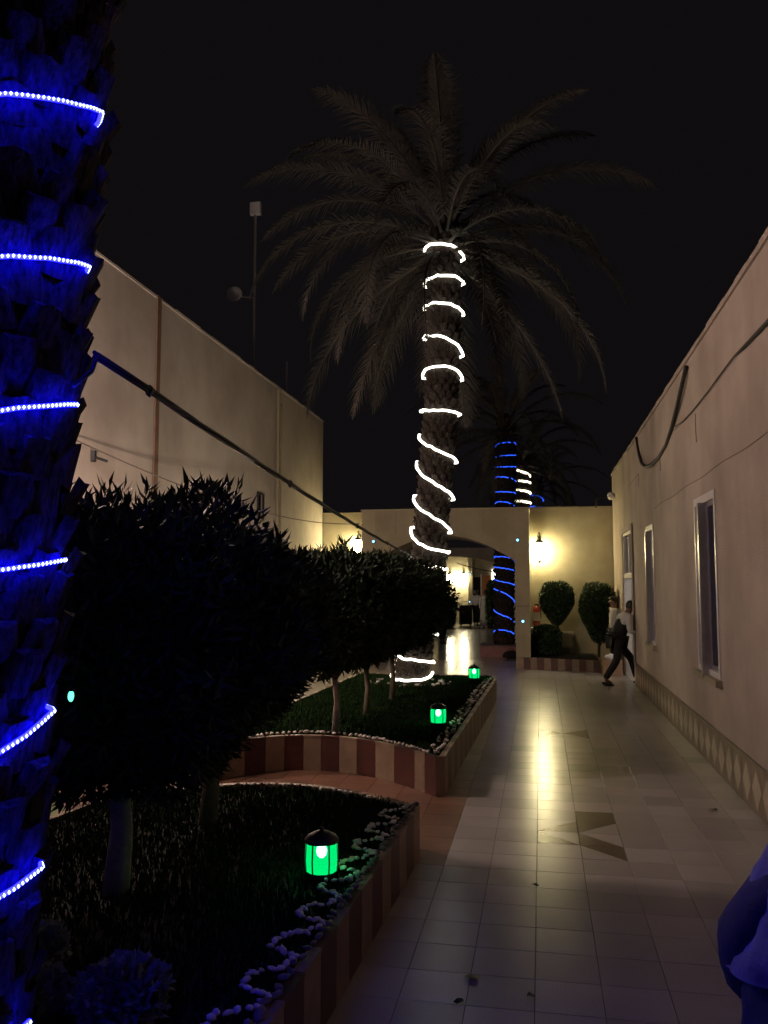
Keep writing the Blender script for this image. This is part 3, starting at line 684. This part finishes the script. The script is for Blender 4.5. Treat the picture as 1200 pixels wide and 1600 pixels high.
for (x, y, bm, lb_) in ((-2.27, 9.15, 'limed', 'pruned tree at the striped front end of the middle bed, slim pale trunk'),
                        (-2.20, 10.5, 'bark', 'pruned tree between two others in the middle grass bed'),
                        (-2.12, 11.9, 'bark', 'pruned tree in the middle bed nearest to the white-lit palm')):
    ptree(lb_, x, y, .35, 1.68, .78, .8, .62, C3, 10, bm, .035, None)
# hedge masses on the left behind
# topiaries on the planter
def topiary(label, x, y, zc, rx, rz, n, seed, taper=0):
    t = thing('topiary_bush', label, 'bush', (x, y, .25))
    cm = crown_mesh(rx, rx, rz, n, seed, .06, .014, 'leaf_topiary', 3.0, .12)
    if taper:
        for v_ in cm.vertices:
            s = 1 - taper*max(0, (-v_.co.z/rz+.1)); v_.co.x *= s; v_.co.y *= s
    place('foliage', cm, t, (0, 0, zc-.25)); MB().tube([(0,0,-.02), (.02, 0, (zc-.25)*.6), (0, 0, zc-.25)], [.035, .03, .02], 7).build('trunk', M['bark'], t); return t
topiary('round clipped bush raised on a stem under the bright wall lantern', .38, 21.2, 1.50, .42, .52, 7000, 51, .55)
topiary('small low bush under the white wall shelf', .10, 21.0, .62, .36, .34, 4000, 52)
topiary('tall clipped bush narrowing downwards beside the doorway', 1.36, 21.0, 1.28, .42, .72, 8000, 53, .5)

# ------------------------------------------------------------------ green garden lanterns
def garden_lantern(loc, label, s=1.0):
    t = thing('garden_lantern', label, 'lantern', loc, 0, 'green lanterns on the beds')
    MB().lathe([(.085*s, .06*s), (.090*s, .12*s), (.085*s, .215*s)], n=12).build('glass', M['e_green_glass'], t, True)
    MB().blob((.0, 0, .165*s), (.03*s, .03*s, .04*s), 1, 0, 2).build('bulb', M['e_bulb'], t, True)
    MB().lathe([(.098*s, .216*s), (.1*s, .226*s), (.08*s, .25*s), (.045*s, .268*s), (.012*s, .276*s), (.012*s, .29*s), (.003*s, .296*s)], n=12).build('cap', M['iron'], t, True)
    MB().lathe([(.06*s, .0), (.07*s, .02*s), (.088*s, .045*s), (.088*s, .059*s)], n=12).build('base', M['iron'], t)
    r = MB()
    for q in range(6):
        a = 2*PI*q/6+.2; r.tube([(.089*s*math.cos(a), .089*s*math.sin(a), .055*s), (.094*s*math.cos(a), .094*s*math.sin(a), .12*s), (.089*s*math.cos(a), .089*s*math.sin(a), .22*s)], .0045*s, 4)
    r.build('rib', M['iron'], t)
gm = bpy.data.materials.new('green_glass'); gm.use_nodes = True; nt = gm.node_tree; nt.nodes.remove(nt.nodes['Principled BSDF'])
tr_ = nt.nodes.new('ShaderNodeBsdfTransparent'); tr_.inputs[0].default_value = (.25, 1, .5, 1); em = nt.nodes.new('ShaderNodeEmission'); em.inputs[0].default_value = (0, 1, .25, 1); em.inputs[1].default_value = 1.1
mx = nt.nodes.new('ShaderNodeMixShader'); mx.inputs[0].default_value = .55; out = nt.nodes['Material Output']
nt.links.new(tr_.outputs[0], mx.inputs[1]); nt.links.new(em.outputs[0], mx.inputs[2]); nt.links.new(mx.outputs[0], out.inputs[0]); M['e_green_glass'] = gm
garden_lantern((-1.23, 4.66, .345), 'large green glowing lantern on the near bed, closest to the viewer')
garden_lantern((-1.19, 9.75, .345), 'green glowing lantern on the middle bed near its front corner')
garden_lantern((-1.14, 14.41, .345), 'small green glowing lantern at the far end of the middle bed')
garden_lantern((-5.35, 8.6, .4), 'green lantern glimpsed through the tree leaves at far left')

t = thing('lantern_glint', 'tiny green glow added in front of the nearest tree crown, standing in for the far lantern behind the leaves', 'lamp', (-1.86, 3.10, 1.55))  # made-up small glow in place of the far green lantern the crown covers
MB().blob((0, 0, 0), (.012, .012, .022), 1, .1, 2).build('bulb', M['e_green_spark'], t, True); MB().lathe([(.014, .02), (.012, .03), (.003, .04)], n=8).build('cap', M['iron'], t)
MB().tube([(0, 0, .038), (.004, .1, .3)], .002, 4).build('cord', M['iron'], t)
def low_plant(x, y, r, seed, label):
    t = thing('low_plant', label, 'plant', (x, y, .34))
    place('foliage', crown_mesh(r, r, r*.6, 1500, seed, .035, .012, 'pale_leaf', 2.2, .2), t, (0, 0, r*.45)); MB().tube([(0, 0, 0), (0, 0, r*.4)], .01, 5).build('stem', M['bark'], t)
low_plant(-1.62, 3.12, .17, 71, 'low pale-leaved plant at the bottom edge of the near bed')
low_plant(-2.0, 3.05, .15, 72, 'low pale-leaved plant at the foot of the thick blue-lit palm')
low_plant(-2.22, 3.45, .13, 73, 'small pale-leaved plant between the thick palm and the nearest tree')
# bed under the far-left lantern
lbed, lbi = bed('planting_bed', 'low bed along the tall pale wall behind the trees', [(-5.05, 2.2), (-5.05, 9.3), (-5.78, 9.3), (-5.78, 2.2)], .37, .24, 0, 3)
# ------------------------------------------------------------------ cables and hose
def sag(a, b, s, n=24):
    a = Vector(a); b = Vector(b); return [a.lerp(b, i/n)-Vector((0, 0, s*4*(i/n)*(1-i/n))) for i in range(n+1)]
t = thing('overhead_cable', 'thick dark cable slanting from the blue-lit palm down to the white-lit palm', 'cable', (-1.5, 2.5, 2.80))
mb = MB(); A = sag((-1.52, 2.62, 2.80), (-2.10, 13.75, 2.46), .05)
for k in range(3):
    mb.tube([p+Vector((.009*math.cos(i*.9+k*2.1), 0, .009*math.sin(i*.9+k*2.1))) for i, p in enumerate(A)], .008, 6)
rel(t, mb.build('cable', M['rubber'], smooth=True))
for u in (1, 6, 12, 17):
    p = A[u]; rel(t, MB().blob(p, (.02, .035, .028), u, .3, 1).build('cable_clip', M['rubber']))
mb = MB().tube([(-1.5, 2.6, 2.79), (-1.49, 2.55, 2.72), (-1.53, 2.5, 2.66)], .008, 6); rel(t, mb.build('loose_end', M['rubber'], smooth=True))
hz = [(11.35*0+10.55, 4.66), (10.75, 4.5), (11.15, 4.33), (11.8, 4.14), (12.5, 4.0), (13.2, 3.93), (13.9, 3.92), (14.6, 3.98), (15.2, 4.12), (15.7, 4.35), (16.0, 4.60), (16.05, 4.74)]
t = MB().tube([(XR-.03-.02*math.sin(i*1.1), y, z) for i, (y, z) in enumerate(hz)], .028, 8).build('hanging_hose', M['rubber'], smooth=True)
tag(t, 'black hose hanging in a loop from the roof edge of the right wall', 'hose')
t = MB().tube([(XR-.02, y, z) for y, z in ((5.0, 4.05), (6.0, 4.07), (7.0, 4.08), (7.75, 4.10), (8.1, 4.12), (8.6, 4.10), (9.4, 4.07), (10.2, 4.05), (11.0, 4.06), (11.7, 4.12))], [.018, .018, .018, .016, .008, .008, .008, .008, .008, .008], 6).build('wall_cable', M['rubber'], smooth=True)
tag(t, 'thin dark cable running along the upper right wall', 'cable')
t = MB().tube(sag((XL+.05, 9.0, 3.86), (-4.37, 20.3, 3.5), .35), .010, 5).build('sagging_wire', M['pebble_d'], smooth=True)
tag(t, 'thin pale wire sagging along the tall left wall', 'wire')
t = MB().tube(sag((-.28, 21.6, 2.30), (-2.0, 20.25, 2.5), .1) , .012, 5).build('sagging_wire', M['rubber'], smooth=True)
tag(t, 'thin dark wire crossing the gateway below the arch', 'wire')
# roof corner flood lamp
t = thing('floodlight', 'small pale floodlight on a pipe at the far corner of the right roof', 'light', (XR-.1, 21.0, 4.15))
MB().blob((0, 0, .0), (.10, .09, .10), 2, .1, 2).build('lamp_head', M['white'], t, True)
MB().tube([(-.05, 0, -.02), (-.35, .1, -.05), (-.35, .1, -.28)], .02, 6).build('bracket', M['iron'], t)
# antenna mast
t = thing('antenna_mast', 'thin mast behind the tall left wall carrying a square panel and a round dish', 'antenna', (-6.2, 17.3, 5.18))
MB().tube([(0, 0, 0), (0, 0, 5.3)], .03, 8).build('pole', M['alu'], t)
MB().box(-.12, .12, -.05, .05, 5.12, 5.40).build('panel', M['white'], t)
MB().lathe([(.02, 0), (.10, .015), (.17, .05), (.18, .07), (.17, .075), (.09, .03)], n=20).build('dish', M['white'], t, True, (-.42, -.12, 3.24), (R(80), 0, R(10)))
MB().tube([(0, 0, 3.2), (-.42, -.05, 3.24)], .015, 6).build('arm', M['alu'], t)
t = MB().tube([(-5.98, 19, 6.0), (-5.96, 19, 7.35)], .018, 6).build('roof_pole', M['alu'])
tag(t, 'short thin pole standing on the tall left roof', 'pole')

# ------------------------------------------------------------------ things on the planter wall
t = thing('fire_extinguisher', 'red fire extinguisher with white label hanging on the end wall by the pillar', 'fire extinguisher', (-.12, 21.75, .92))
MB().lathe([(.075, 0), (.09, .02), (.09, .42), (.06, .49), (.025, .52)], n=14).build('cylinder', M['red'], t, True)
MB().lathe([(.0915, .14), (.0915, .36)], n=14).build('label_band', M['white'], t)
mb = MB().box(-.05, .07, -.02, .02, .53, .56); mb.tube([(.03, 0, .53), (.11, -.03, .42), (.11, -.03, .2)], .012, 6); mb.build('valve', M['iron'], t)
t = thing('wall_shelf', 'narrow white shelf on the end wall below the fire extinguisher', 'shelf', (.05, 21.5, .86))
MB().box(-.40, .36, -.25, .38, 0, .03).build('board', M['white'], t)
MB().box(-.3, -.27, -.05, .37, -.2, -.001).build('support', M['white'], t); MB().box(.25, .28, -.05, .37, -.2, -.001).build('support', M['white'], t)
t = thing('junction_box', 'square beige box on the end wall between the bushes', 'box', (.62, YA, .38))
MB().box(-.18, .18, -.10, -.001, 0, .40).build('body', M['beige_box'], t); MB().box(-.16, .16, -.115, -.101, .02, .38).build('lid', M['beige_box'], t)
t = thing('carton', 'open cardboard carton on the floor beside the doorway', 'box', (1.50, 18.95, .0), R(8))
mb = MB(); mb.box(-.17, .19, -.15, .15, .002, .02); mb.box(-.17, -.16, -.15, .15, .021, .36); mb.box(.18, .19, -.15, .15, .021, .36); mb.box(-.159, .179, -.15, -.14, .021, .36); mb.box(-.159, .179, .14, .15, .021, .36)
mb.build('body', M['card'], t)
MB().add([(-.165, -.15, .361), (-.165, .15, .361), (-.27, .15, .40), (-.27, -.15, .40)], [(0,1,2,3)]).build('flap', M['card'], t)
t = MB().blob((0, 0, 0), (.12, .10, .08), 4, .5, 2).build('plastic_bag', M['white'], smooth=True); t.location = (1.47, 18.95, .40)
tag(t, 'crumpled white bag lying on top of the cardboard carton', 'bag')
# low tiled box round the palm behind the arch
t = thing('palm_planter', 'low red-brown tiled box around the palm behind the arch', 'planter', (-1.1, 23.6, 0))
MB().box(-.55, .62, -.5, .5, .002, .30).build('box', M['redbox'], t); MB().box(-.58, .65, -.53, .53, .302, .33).build('rim', M['concrete'], t)
t = thing('black_bag', 'black bag lying on the floor at the foot of the gateway pillar', 'bag', (-.82, 22.75, 0))
MB().blob((0, 0, .1), (.22, .15, .11), 3, .4, 2).build('body', M['black_cloth'], t, True); MB().tube([(-.1, 0, .17), (-.05, 0, .26), (.06, 0, .26), (.1, 0, .17)], .012, 6).build('handle', M['black_cloth'], t)

# ------------------------------------------------------------------ far court beyond the arch
fbld = thing('far_building', 'distant low building seen through the arch with dark doorway and bright window', 'building', (-3, 44, 0))
mb = MB(); mb.box(-12, -3.48, 44, 44.3, 0, 3.5); mb.box(-3.479, -3.05, 44, 44.3, 2.35, 3.5); mb.box(-3.049, 3, 44, 44.3, 0, 3.5); rel(fbld, mb.build('wall', M['plaster_a']))
rel(fbld, MB().box(-3.5, -3.03, 44.31, 44.36, 0, 2.4).build('door', M['glass']))
rel(fbld, MB().box(-3.02, -2.56, 43.85, 43.998, 0, 2.42).build('painted_panel', M['orange']))
rel(fbld, MB().box(-3.10, -3.03, 43.9, 43.998, 0, 2.5).build('door_jamb', M['white']))
rel(fbld, MB().box(-2.50, -.9, 43.94, 43.998, 1.9, 2.75).build('window', M['e_window']))
rel(fbld, MB().box(-12, 3, 43.6, 45, 3.501, 3.75).build('cornice', M['plaster_a']))
for x in (-3.98-.0, -3.55): pass
rel(fbld, MB().box(-3.72, -3.50, 43.60, 43.998, 0, 3.5).build('pier', M['plaster_a']))
# second arched canopy
cn = thing('arched_canopy', 'pale arched canopy spanning the court beyond the gateway', 'canopy', (-3, 33, 0))
arc2 = [( -7.2 + 5.9*i/20, 2.42 + .68*math.sqrt(max(0, 1-(abs(i/10-1))**2.4))) for i in range(21)]
v = []; f = []
for yy in (33, 33.5):
    o = len(v); v += [(x, yy, z) for x, z in arc2] + [(x, yy, 3.15) for x, z in arc2]; f += [(o+i, o+i+1, o+22+i, o+21+i) for i in range(20)]
f += [(i, i+1, 42+i+1, 42+i) for i in range(20)]; f += [(21+i, 22+i, 64+i, 63+i) for i in range(20)]
rel(cn, MB().add(v, f).build('arch', M['plaster_a']))
rel(cn, MB().box(-7.5, -7.2, 33, 33.5, 0, 3.15).build('pillar', M['plaster_a'])); rel(cn, MB().box(-1.3, -1.0, 33, 33.5, 0, 3.15).build('pillar', M['plaster_a']))
t = thing('canopy_beam', 'pale horizontal beam crossing the court just beyond the gateway', 'beam', (-2.3, 27, 2.9))
MB().box(-4.5, 1.7, 0, .35, 0, .26).build('beam', M['plaster_l'], t)
MB().box(-4.2, -4.0, .05, .3, -2.9, -.002).build('post', M['plaster_l'], t); MB().box(1.3, 1.5, .05, .3, -2.9, -.002).build('post', M['plaster_l'], t)
t = thing('blue_white_column', 'blue-white painted column seen through the arch left of the lanterns', 'column', (-3.62, 31.0, 0))
MB().box(-.16, .16, -.16, .16, .1, 2.9).build('shaft', M['bluewhite'], t); MB().box(-.22, .22, -.22, .22, 2.902, 3.05).build('capital', M['bluewhite'], t); MB().box(-.2, .2, -.2, .2, .002, .098).build('base', M['bluewhite'], t)
def hedge(label, x0, x1, y, h, dp, seed):
    t = thing('clipped_hedge', label, 'hedge', ((x0+x1)/2, y, 0))
    place('foliage', crown_mesh((x1-x0)/2, dp, h/2, 4500, seed, .09, .022, 'leaf_topiary', 5, .08), t, (0, 0, h/2+.02)); MB().tube([(0, 0, 0), (0, 0, h*.6)], .03, 6).build('trunk', M['bark'], t)
hedge('low clipped hedge along the left of the far court', -4.9, -3.9, 38, 1.05, 1.6, 61)
hedge('dark bush beside the orange panel in the far court', -2.45, -1.6, 38.5, 2.1, .5, 62)

# ------------------------------------------------------------------ people
def skinned(name, verts, edges, radii, m, parent, sub=2, loc=(0, 0, 0)):
    me = bpy.data.meshes.new(name); me.from_pydata(verts, edges, []); me.materials.append(m)
    o = place(name, me, parent, loc); md = o.modifiers.new('Skin', 'SKIN'); md.use_smooth_shade = True
    for i, sv in enumerate(me.skin_vertices[0].data):
        r = radii[i]; sv.radius = (r, r) if not isinstance(r, tuple) else r; sv.use_root = (i == 0)
    s = o.modifiers.new('Subdivision', 'SUBSURF'); s.levels = sub; s.render_levels = sub; return o
def hand(parent, wrist, dirv, up, m, s=1.0):
    """palm, four unequal curled fingers and a thumb from the side"""
    d = Vector(dirv).normalized(); u = Vector(up); u = (u-d*u.dot(d)).normalized(); sd = d.cross(u).normalized(); w0 = Vector(wrist)
    v = [w0, w0+d*.045*s, w0+d*.085*s]; r = [.022*s, (.036*s, .02*s), (.038*s, .018*s)]; e = [(0, 1), (1, 2)]
    for k, (off, ln) in enumerate(((-.030, .062), (-.010, .072), (.010, .068), (.029, .052))):
        b = w0+d*.085*s+sd*off*s; i = len(v)
        v += [b, b+d*ln*.5*s-u*.006*s, b+d*ln*.85*s-u*.026*s]; r += [.0095*s, .009*s, .0075*s]; e += [(2, i), (i, i+1), (i+1, i+2)]
    i = len(v); b = w0+d*.03*s-sd*.03*s; v += [b, b+d*.03*s-sd*.025*s-u*.008*s, b+d*.058*s-sd*.03*s-u*.02*s]; r += [.012*s, .011*s, .009*s]; e += [(1, i), (i, i+1), (i+1, i+2)]
    return skinned('hand', v, e, r, m, parent, 1)
def person(label, loc, rz, J, outfit, skin='skin', s=1.0, hair='hair', group=None):
    """J: joint positions in a local frame facing +X ; outfit: dict"""
    t = thing('person', label, 'person', loc, rz, group); t.scale = (s, s, s)
    K = {k: Vector(v_) for k, v_ in J.items()}
    names = ['pelvis', 'waist', 'chest', 'neck', 'head', 'crown', 'shL', 'elL', 'wrL', 'shR', 'elR', 'wrR', 'hipL', 'knL', 'anL', 'toL', 'hipR', 'knR', 'anR', 'toR']
    ix = {n: i for i, n in enumerate(names)}
    rad = dict(pelvis=(.14, .105), waist=(.125, .095), chest=(.15, .105), neck=.052, head=(.078, .092), crown=.06, shL=.055, elL=.042, wrL=.028, shR=.055, elR=.042, wrR=.028, hipL=.088, knL=.058, anL=.038, toL=.03, hipR=.088, knR=.058, anR=.038, toR=.03)
    ed = [('pelvis','waist'),('waist','chest'),('chest','neck'),('neck','head'),('head','crown'),('chest','shL'),('shL','elL'),('elL','wrL'),('chest','shR'),('shR','elR'),('elR','wrR'),('pelvis','hipL'),('hipL','knL'),('knL','anL'),('anL','toL'),('pelvis','hipR'),('hipR','knR'),('knR','anR'),('anR','toR')]
    skinned('body', [K[n] for n in names], [(ix[a], ix[b]) for a, b in ed], [rad[n] for n in names], M[skin], t)
    hd = K['head']; f = (K.get('face', Vector((1, 0, 0)))).normalized(); sd = Vector((0, 0, 1)).cross(f).normalized(); uz = Vector((0, 0, 1))
    MB().blob(hd+f*.088-uz*.005, (.016, .012, .022), 1, 0, 1).build('nose', M[skin], t, True)
    for sg in (-1, 1):
        MB().blob(hd+f*.076+sd*.031*sg+uz*.018, (.011, .013, .008), 1, 0, 1).build('eye', M['white'], t, True)
        MB().blob(hd+sd*.083*sg, (.014, .012, .028), 1, 0, 1).build('ear', M[skin], t, True)
    MB().blob(hd+f*.076-uz*.04, (.012, .026, .008), 1, 0, 1).build('mouth', M['red'] if skin == 'skin_light' else M[skin], t, True)
    if hair:
        hb = MB(); bm = bmesh.new(); bmesh.ops.create_icosphere(bm, subdivisions=3, radius=1)
        idx = {}; vs = []
        for q in bm.verts:
            c = q.co
            if c.z > -.25 and not (c.dot(f) > .45 and c.z < .42) or (c.dot(f) < -.1 and c.z > -.6):
                idx[q.index] = len(vs); vs.append(hd + uz*.025 + Vector((c.x*.102, c.y*.102, c.z*.108))*(1+.05*noise.noise(c*6)))
        fs = [tuple(idx[x.index] for x in q.verts) for q in bm.faces if all(x.index in idx for x in q.verts)]; bm.free()
        hb.add(vs, fs); hb.build('hair', M[hair], t, True)
    def garment(nm, keys, grow, m, ext=None):
        vv = [K[k].copy() for k in keys]; 
        if ext: 
            for a, q in ext.items(): vv[keys.index(a)] = Vector(q)
        ee = [(keys.index(a), keys.index(b)) for a, b in ed if a in keys and b in keys]
        rr_ = []
        for k in keys:
            r = rad[k]; g_ = grow.get(k, .014) if isinstance(grow, dict) else grow
            rr_.append((r[0]+g_, r[1]+g_) if isinstance(r, tuple) else r+g_)
        return skinned(nm, vv, ee, rr_, M[m], t)
    for nm, keys, grow, m, ext in outfit: garment(nm, keys, grow, m, ext)
    for s_ in ('L', 'R'):
        e, w_ = K['el'+s_], K['wr'+s_]; hand(t, w_, w_-e, Vector((0, 0, 1)) if abs((w_-e).normalized().z) < .8 else Vector((0, -1 if s_ == 'L' else 1, 0)), M[skin])
        a, to = K['an'+s_], K['to'+s_]; d = (to-a); d.z = 0; d.normalize(); c = a+d*.06; c.z = min(a.z, to.z)-.012
        MB().blob((0, 0, 0), (.145, .05, .045), 2, .05, 2).build('shoe', M['iron'], t, True, (c.x, c.y, c.z), (0, math.atan2(a.z-to.z-.045, .18), math.atan2(d.y, d.x)))
    return t
# waiter striding into the doorway (faces +X, leaning forward)
JW = dict(pelvis=(-.02, 0, .90), waist=(.06, 0, 1.06), chest=(.17, 0, 1.27), neck=(.25, 0, 1.43), head=(.31, 0, 1.54), crown=(.32, 0, 1.62),
          shL=(.17, .19, 1.34), elL=(.22, .27, 1.08), wrL=(.46, .22, 1.06), shR=(.17, -.19, 1.34), elR=(.14, -.26, 1.06), wrR=(.40, -.22, 1.03),
          hipL=(.0, .1, .86), knL=(.34, .1, .52), anL=(.46, .1, .10), toL=(.62, .1, .05), hipR=(-.02, -.1, .86), knR=(-.07, -.1, .49), anR=(-.33, -.1, .13), toR=(-.18, -.1, .04), face=(1, -.15, 0))
tr_keys = ['pelvis', 'hipL', 'knL', 'anL', 'hipR', 'knR', 'anR']
person('person in white shirt and black waistcoat striding through the doorway at right', (1.48, 17.3, 0), R(22), JW,
       [('trousers', tr_keys, {'pelvis': .04, 'hipL': .02, 'hipR': .02, 'knL': .022, 'knR': .022, 'anL': .028, 'anR': .028}, 'black_cloth', None),
        ('shirt', ['chest', 'neck', 'shL', 'elL', 'wrL', 'shR', 'elR', 'wrR', 'waist'], {'chest': .03, 'neck': .022, 'waist': .03, 'shL': .025, 'shR': .025, 'elL': .018, 'elR': .018}, 'white_cloth', {'neck': (.245, 0, 1.42), 'wrL': (.38, .235, 1.065), 'wrR': (.32, -.232, 1.037)}),
        ('waistcoat', ['waist', 'chest', 'pelvis'], .06, 'black_cloth', {'pelvis': (.0, 0, .96)})])
t_keys = JW.copy()
JS = dict(pelvis=(0, 0, .92), waist=(0, 0, 1.08), chest=(.01, 0, 1.30), neck=(.02, 0, 1.46), head=(.04, 0, 1.58), crown=(.04, 0, 1.66),
          shL=(0, .19, 1.38), elL=(-.04, .25, 1.10), wrL=(.04, .25, .86), shR=(0, -.19, 1.38), elR=(-.04, -.25, 1.10), wrR=(.06, -.24, .86),
          hipL=(0, .1, .88), knL=(.08, .1, .49), anL=(.03, .1, .10), toL=(.19, .12, .04), hipR=(0, -.1, .88), knR=(.0, -.1, .48), anR=(-.12, -.1, .12), toR=(.04, -.12, .04), face=(1, 0, 0))
shirt = ('shirt', ['chest', 'neck', 'waist', 'shL', 'elL', 'wrL', 'shR', 'elR', 'wrR', 'pelvis'], {'chest': .05, 'neck': .022, 'waist': .045, 'pelvis': .03, 'shL': .03, 'shR': .03, 'elL': .018, 'elR': .018}, 'white_cloth', {'neck': (.02, 0, 1.445)})
trs = ('trousers', tr_keys, {'pelvis': .022, 'hipL': .02, 'hipR': .02, 'knL': .022, 'knR': .022, 'anL': .028, 'anR': .028}, 'black_cloth', None)
person('person in pale collar half hidden behind the waiter at the doorway', (1.66, 19.9, 0), R(190), JS, [shirt, trs], 'skin_light')
person('person in white shirt and dark trousers in the far court', (-3.05, 40.2, 0), R(70), JS, [shirt, trs], 'skin')
robe_keys = ['chest', 'shL', 'elL', 'wrL', 'shR', 'elR', 'wrR']
tp = person('person in long white robe walking away in the far court', (-2.5, 38.6, 0), R(95), JS, [('sleeves', robe_keys, .022, 'white_cloth', None)], 'skin')
def robe(parent, m, top=1.40, w0=.20, w1=.27, sx=.72, zb=.05, folds=9):
    mb = MB(); n = 36; K_ = 14; v = []
    for k in range(K_+1):
        u = k/K_; z = top+(zb-top)*u; r = w0*(min(1, .45+u*6))+(w1-w0)*u
        for j in range(n):
            a = 2*PI*j/n; q = r*(1+.06*u*math.sin(folds*a+u*2)); v.append((q*math.cos(a)*sx, q*math.sin(a), z))
    mb.add(v, [(k*n+j, k*n+(j+1) % n, (k+1)*n+(j+1) % n, (k+1)*n+j) for k in range(K_) for j in range(n)])
    return mb.build('robe', M[m], parent, True)
robe(tp, 'white_cloth')
# dark figure under the trees, arm held out
JD = dict(JS); JD.update(elR=(.12, -.42, 1.22), wrR=(.22, -.62, 1.08))
person('person in black standing just beyond the trees, one arm held out', (-3.28, 28.2, 0), R(60), JD, [('coat', ['chest', 'waist', 'shL', 'elL', 'wrL', 'shR', 'elR', 'wrR', 'pelvis'], .022, 'black_cloth', None), trs], 'skin')
# suitcase / trolley next to the far couple
t = thing('trolley_case', 'dark upright case beside the person in white shirt in the far court', 'case', (-3.55, 40.0, 0), R(15))
MB().box(-.28, .28, -.18, .18, .08, .98).build('body', M['black_cloth'], t)
for sx in (-1, 1): MB().lathe([(.05, -.02), (.05, .02)], n=10).build('wheel', M['iron'], t, False, (.22*sx, 0, .055), (R(90), 0, 0))
MB().tube([(-.15, .15, .98), (-.15, .15, 1.15), (.15, .15, 1.15), (.15, .15, .98)], .015, 6).build('handle', M['iron'], t)
# close passer-by at the right edge
JP = dict(JS); JP.update(shL=(0, .2, 1.36), elL=(.02, .33, 1.13), wrL=(.20, .22, 1.0), shR=(0, -.2, 1.36))
pp = person('person in blue shawl and dark robe cut off by the right edge', (.745, 2.02, 0), R(75), JP,
            [('sleeves', ['chest', 'shL', 'elL', 'wrL', 'shR', 'elR', 'wrR'], {'chest': .02, 'shL': .03, 'elL': .035, 'wrL': .04, 'shR': .03, 'elR': .035, 'wrR': .04}, 'dark_blue_cloth', None)], 'skin_light')
robe(pp, 'dark_blue_cloth', 1.42, .27, .43, .8)
def shawl(parent):
    mb = MB(); n = 40; K_ = 16; v = []
    for k in range(K_+1):
        u = k/K_; z = 1.74 - .62*u
        for j in range(n):
            a = 2*PI*j/n
            if u < .3: r = .115*math.sin(PI*.5*min(1, .12+u/.16)); rx, ry = r, r
            else:
                w_ = (u-.3)/.7; r = .12+.03*w_; rx, ry = .12+.11*w_**.7, .12+.24*w_**.6
            q = 1+.04*math.sin(7*a+u*5)*u
            if u < .26 and math.cos(a) > .72: q *= .80
            v.append((rx*q*math.cos(a)+.02, ry*q*math.sin(a), z - .04*u*math.cos(a)))
    mb.add(v, [(k*n+j, k*n+(j+1) % n, (k+1)*n+(j+1) % n, (k+1)*n+j) for k in range(K_) for j in range(n)]+[tuple(range(n))])
    return mb.build('shawl', M['blue_cloth'], parent, True)
shawl(pp)
tx = bpy.data.textures.new('cloth_folds', 'CLOUDS'); tx.noise_scale = .13; tx.noise_depth = 3
for c_ in [o for o in bpy.data.objects if o.parent == pp and o.name.split('.')[0] in ('sleeves', 'robe', 'shawl')]:
    if c_.name.startswith(('robe', 'shawl')):
        sb = c_.modifiers.new('Subdivision', 'SUBSURF'); sb.levels = 2; sb.render_levels = 2
    dm = c_.modifiers.new('Folds', 'DISPLACE'); dm.texture = tx; dm.strength = .045; dm.mid_level = .5; dm.texture_coords = 'LOCAL'

# ------------------------------------------------------------------ small litter
def litter(x, y, s, label, seed):
    mb = MB(); rr = random.Random(seed); n = 7
    v = [(0, 0, .012)] + [(math.cos(2*PI*i/n)*s*rr.uniform(.5, 1.2), math.sin(2*PI*i/n)*s*rr.uniform(.4, .9), rr.uniform(.001, .02)) for i in range(n)]
    mb.add(v, [(0, i+1, (i+1) % n+1) for i in range(n)]); o = mb.build('fallen_leaf', M['leaf']); o.location = (x, y, .003); tag(o, label, 'leaf', None)
litter(1.47, 7.98, .05, 'dark crumpled leaf on the tiles near the diamond skirting', 1)
litter(-.07, 5.80, .025, 'small dark leaf on the long joint below the patterned tiles', 2)
litter(-.37, 4.42, .045, 'dark torn leaf on the tiles beside the near bed, farther of two', 3)
litter(-.08, 4.28, .03, 'small dark scrap near the bottom of the central joint', 4)
litter(-.42, 4.15, .03, 'small dark scrap beside the torn leaf near the bed', 5)
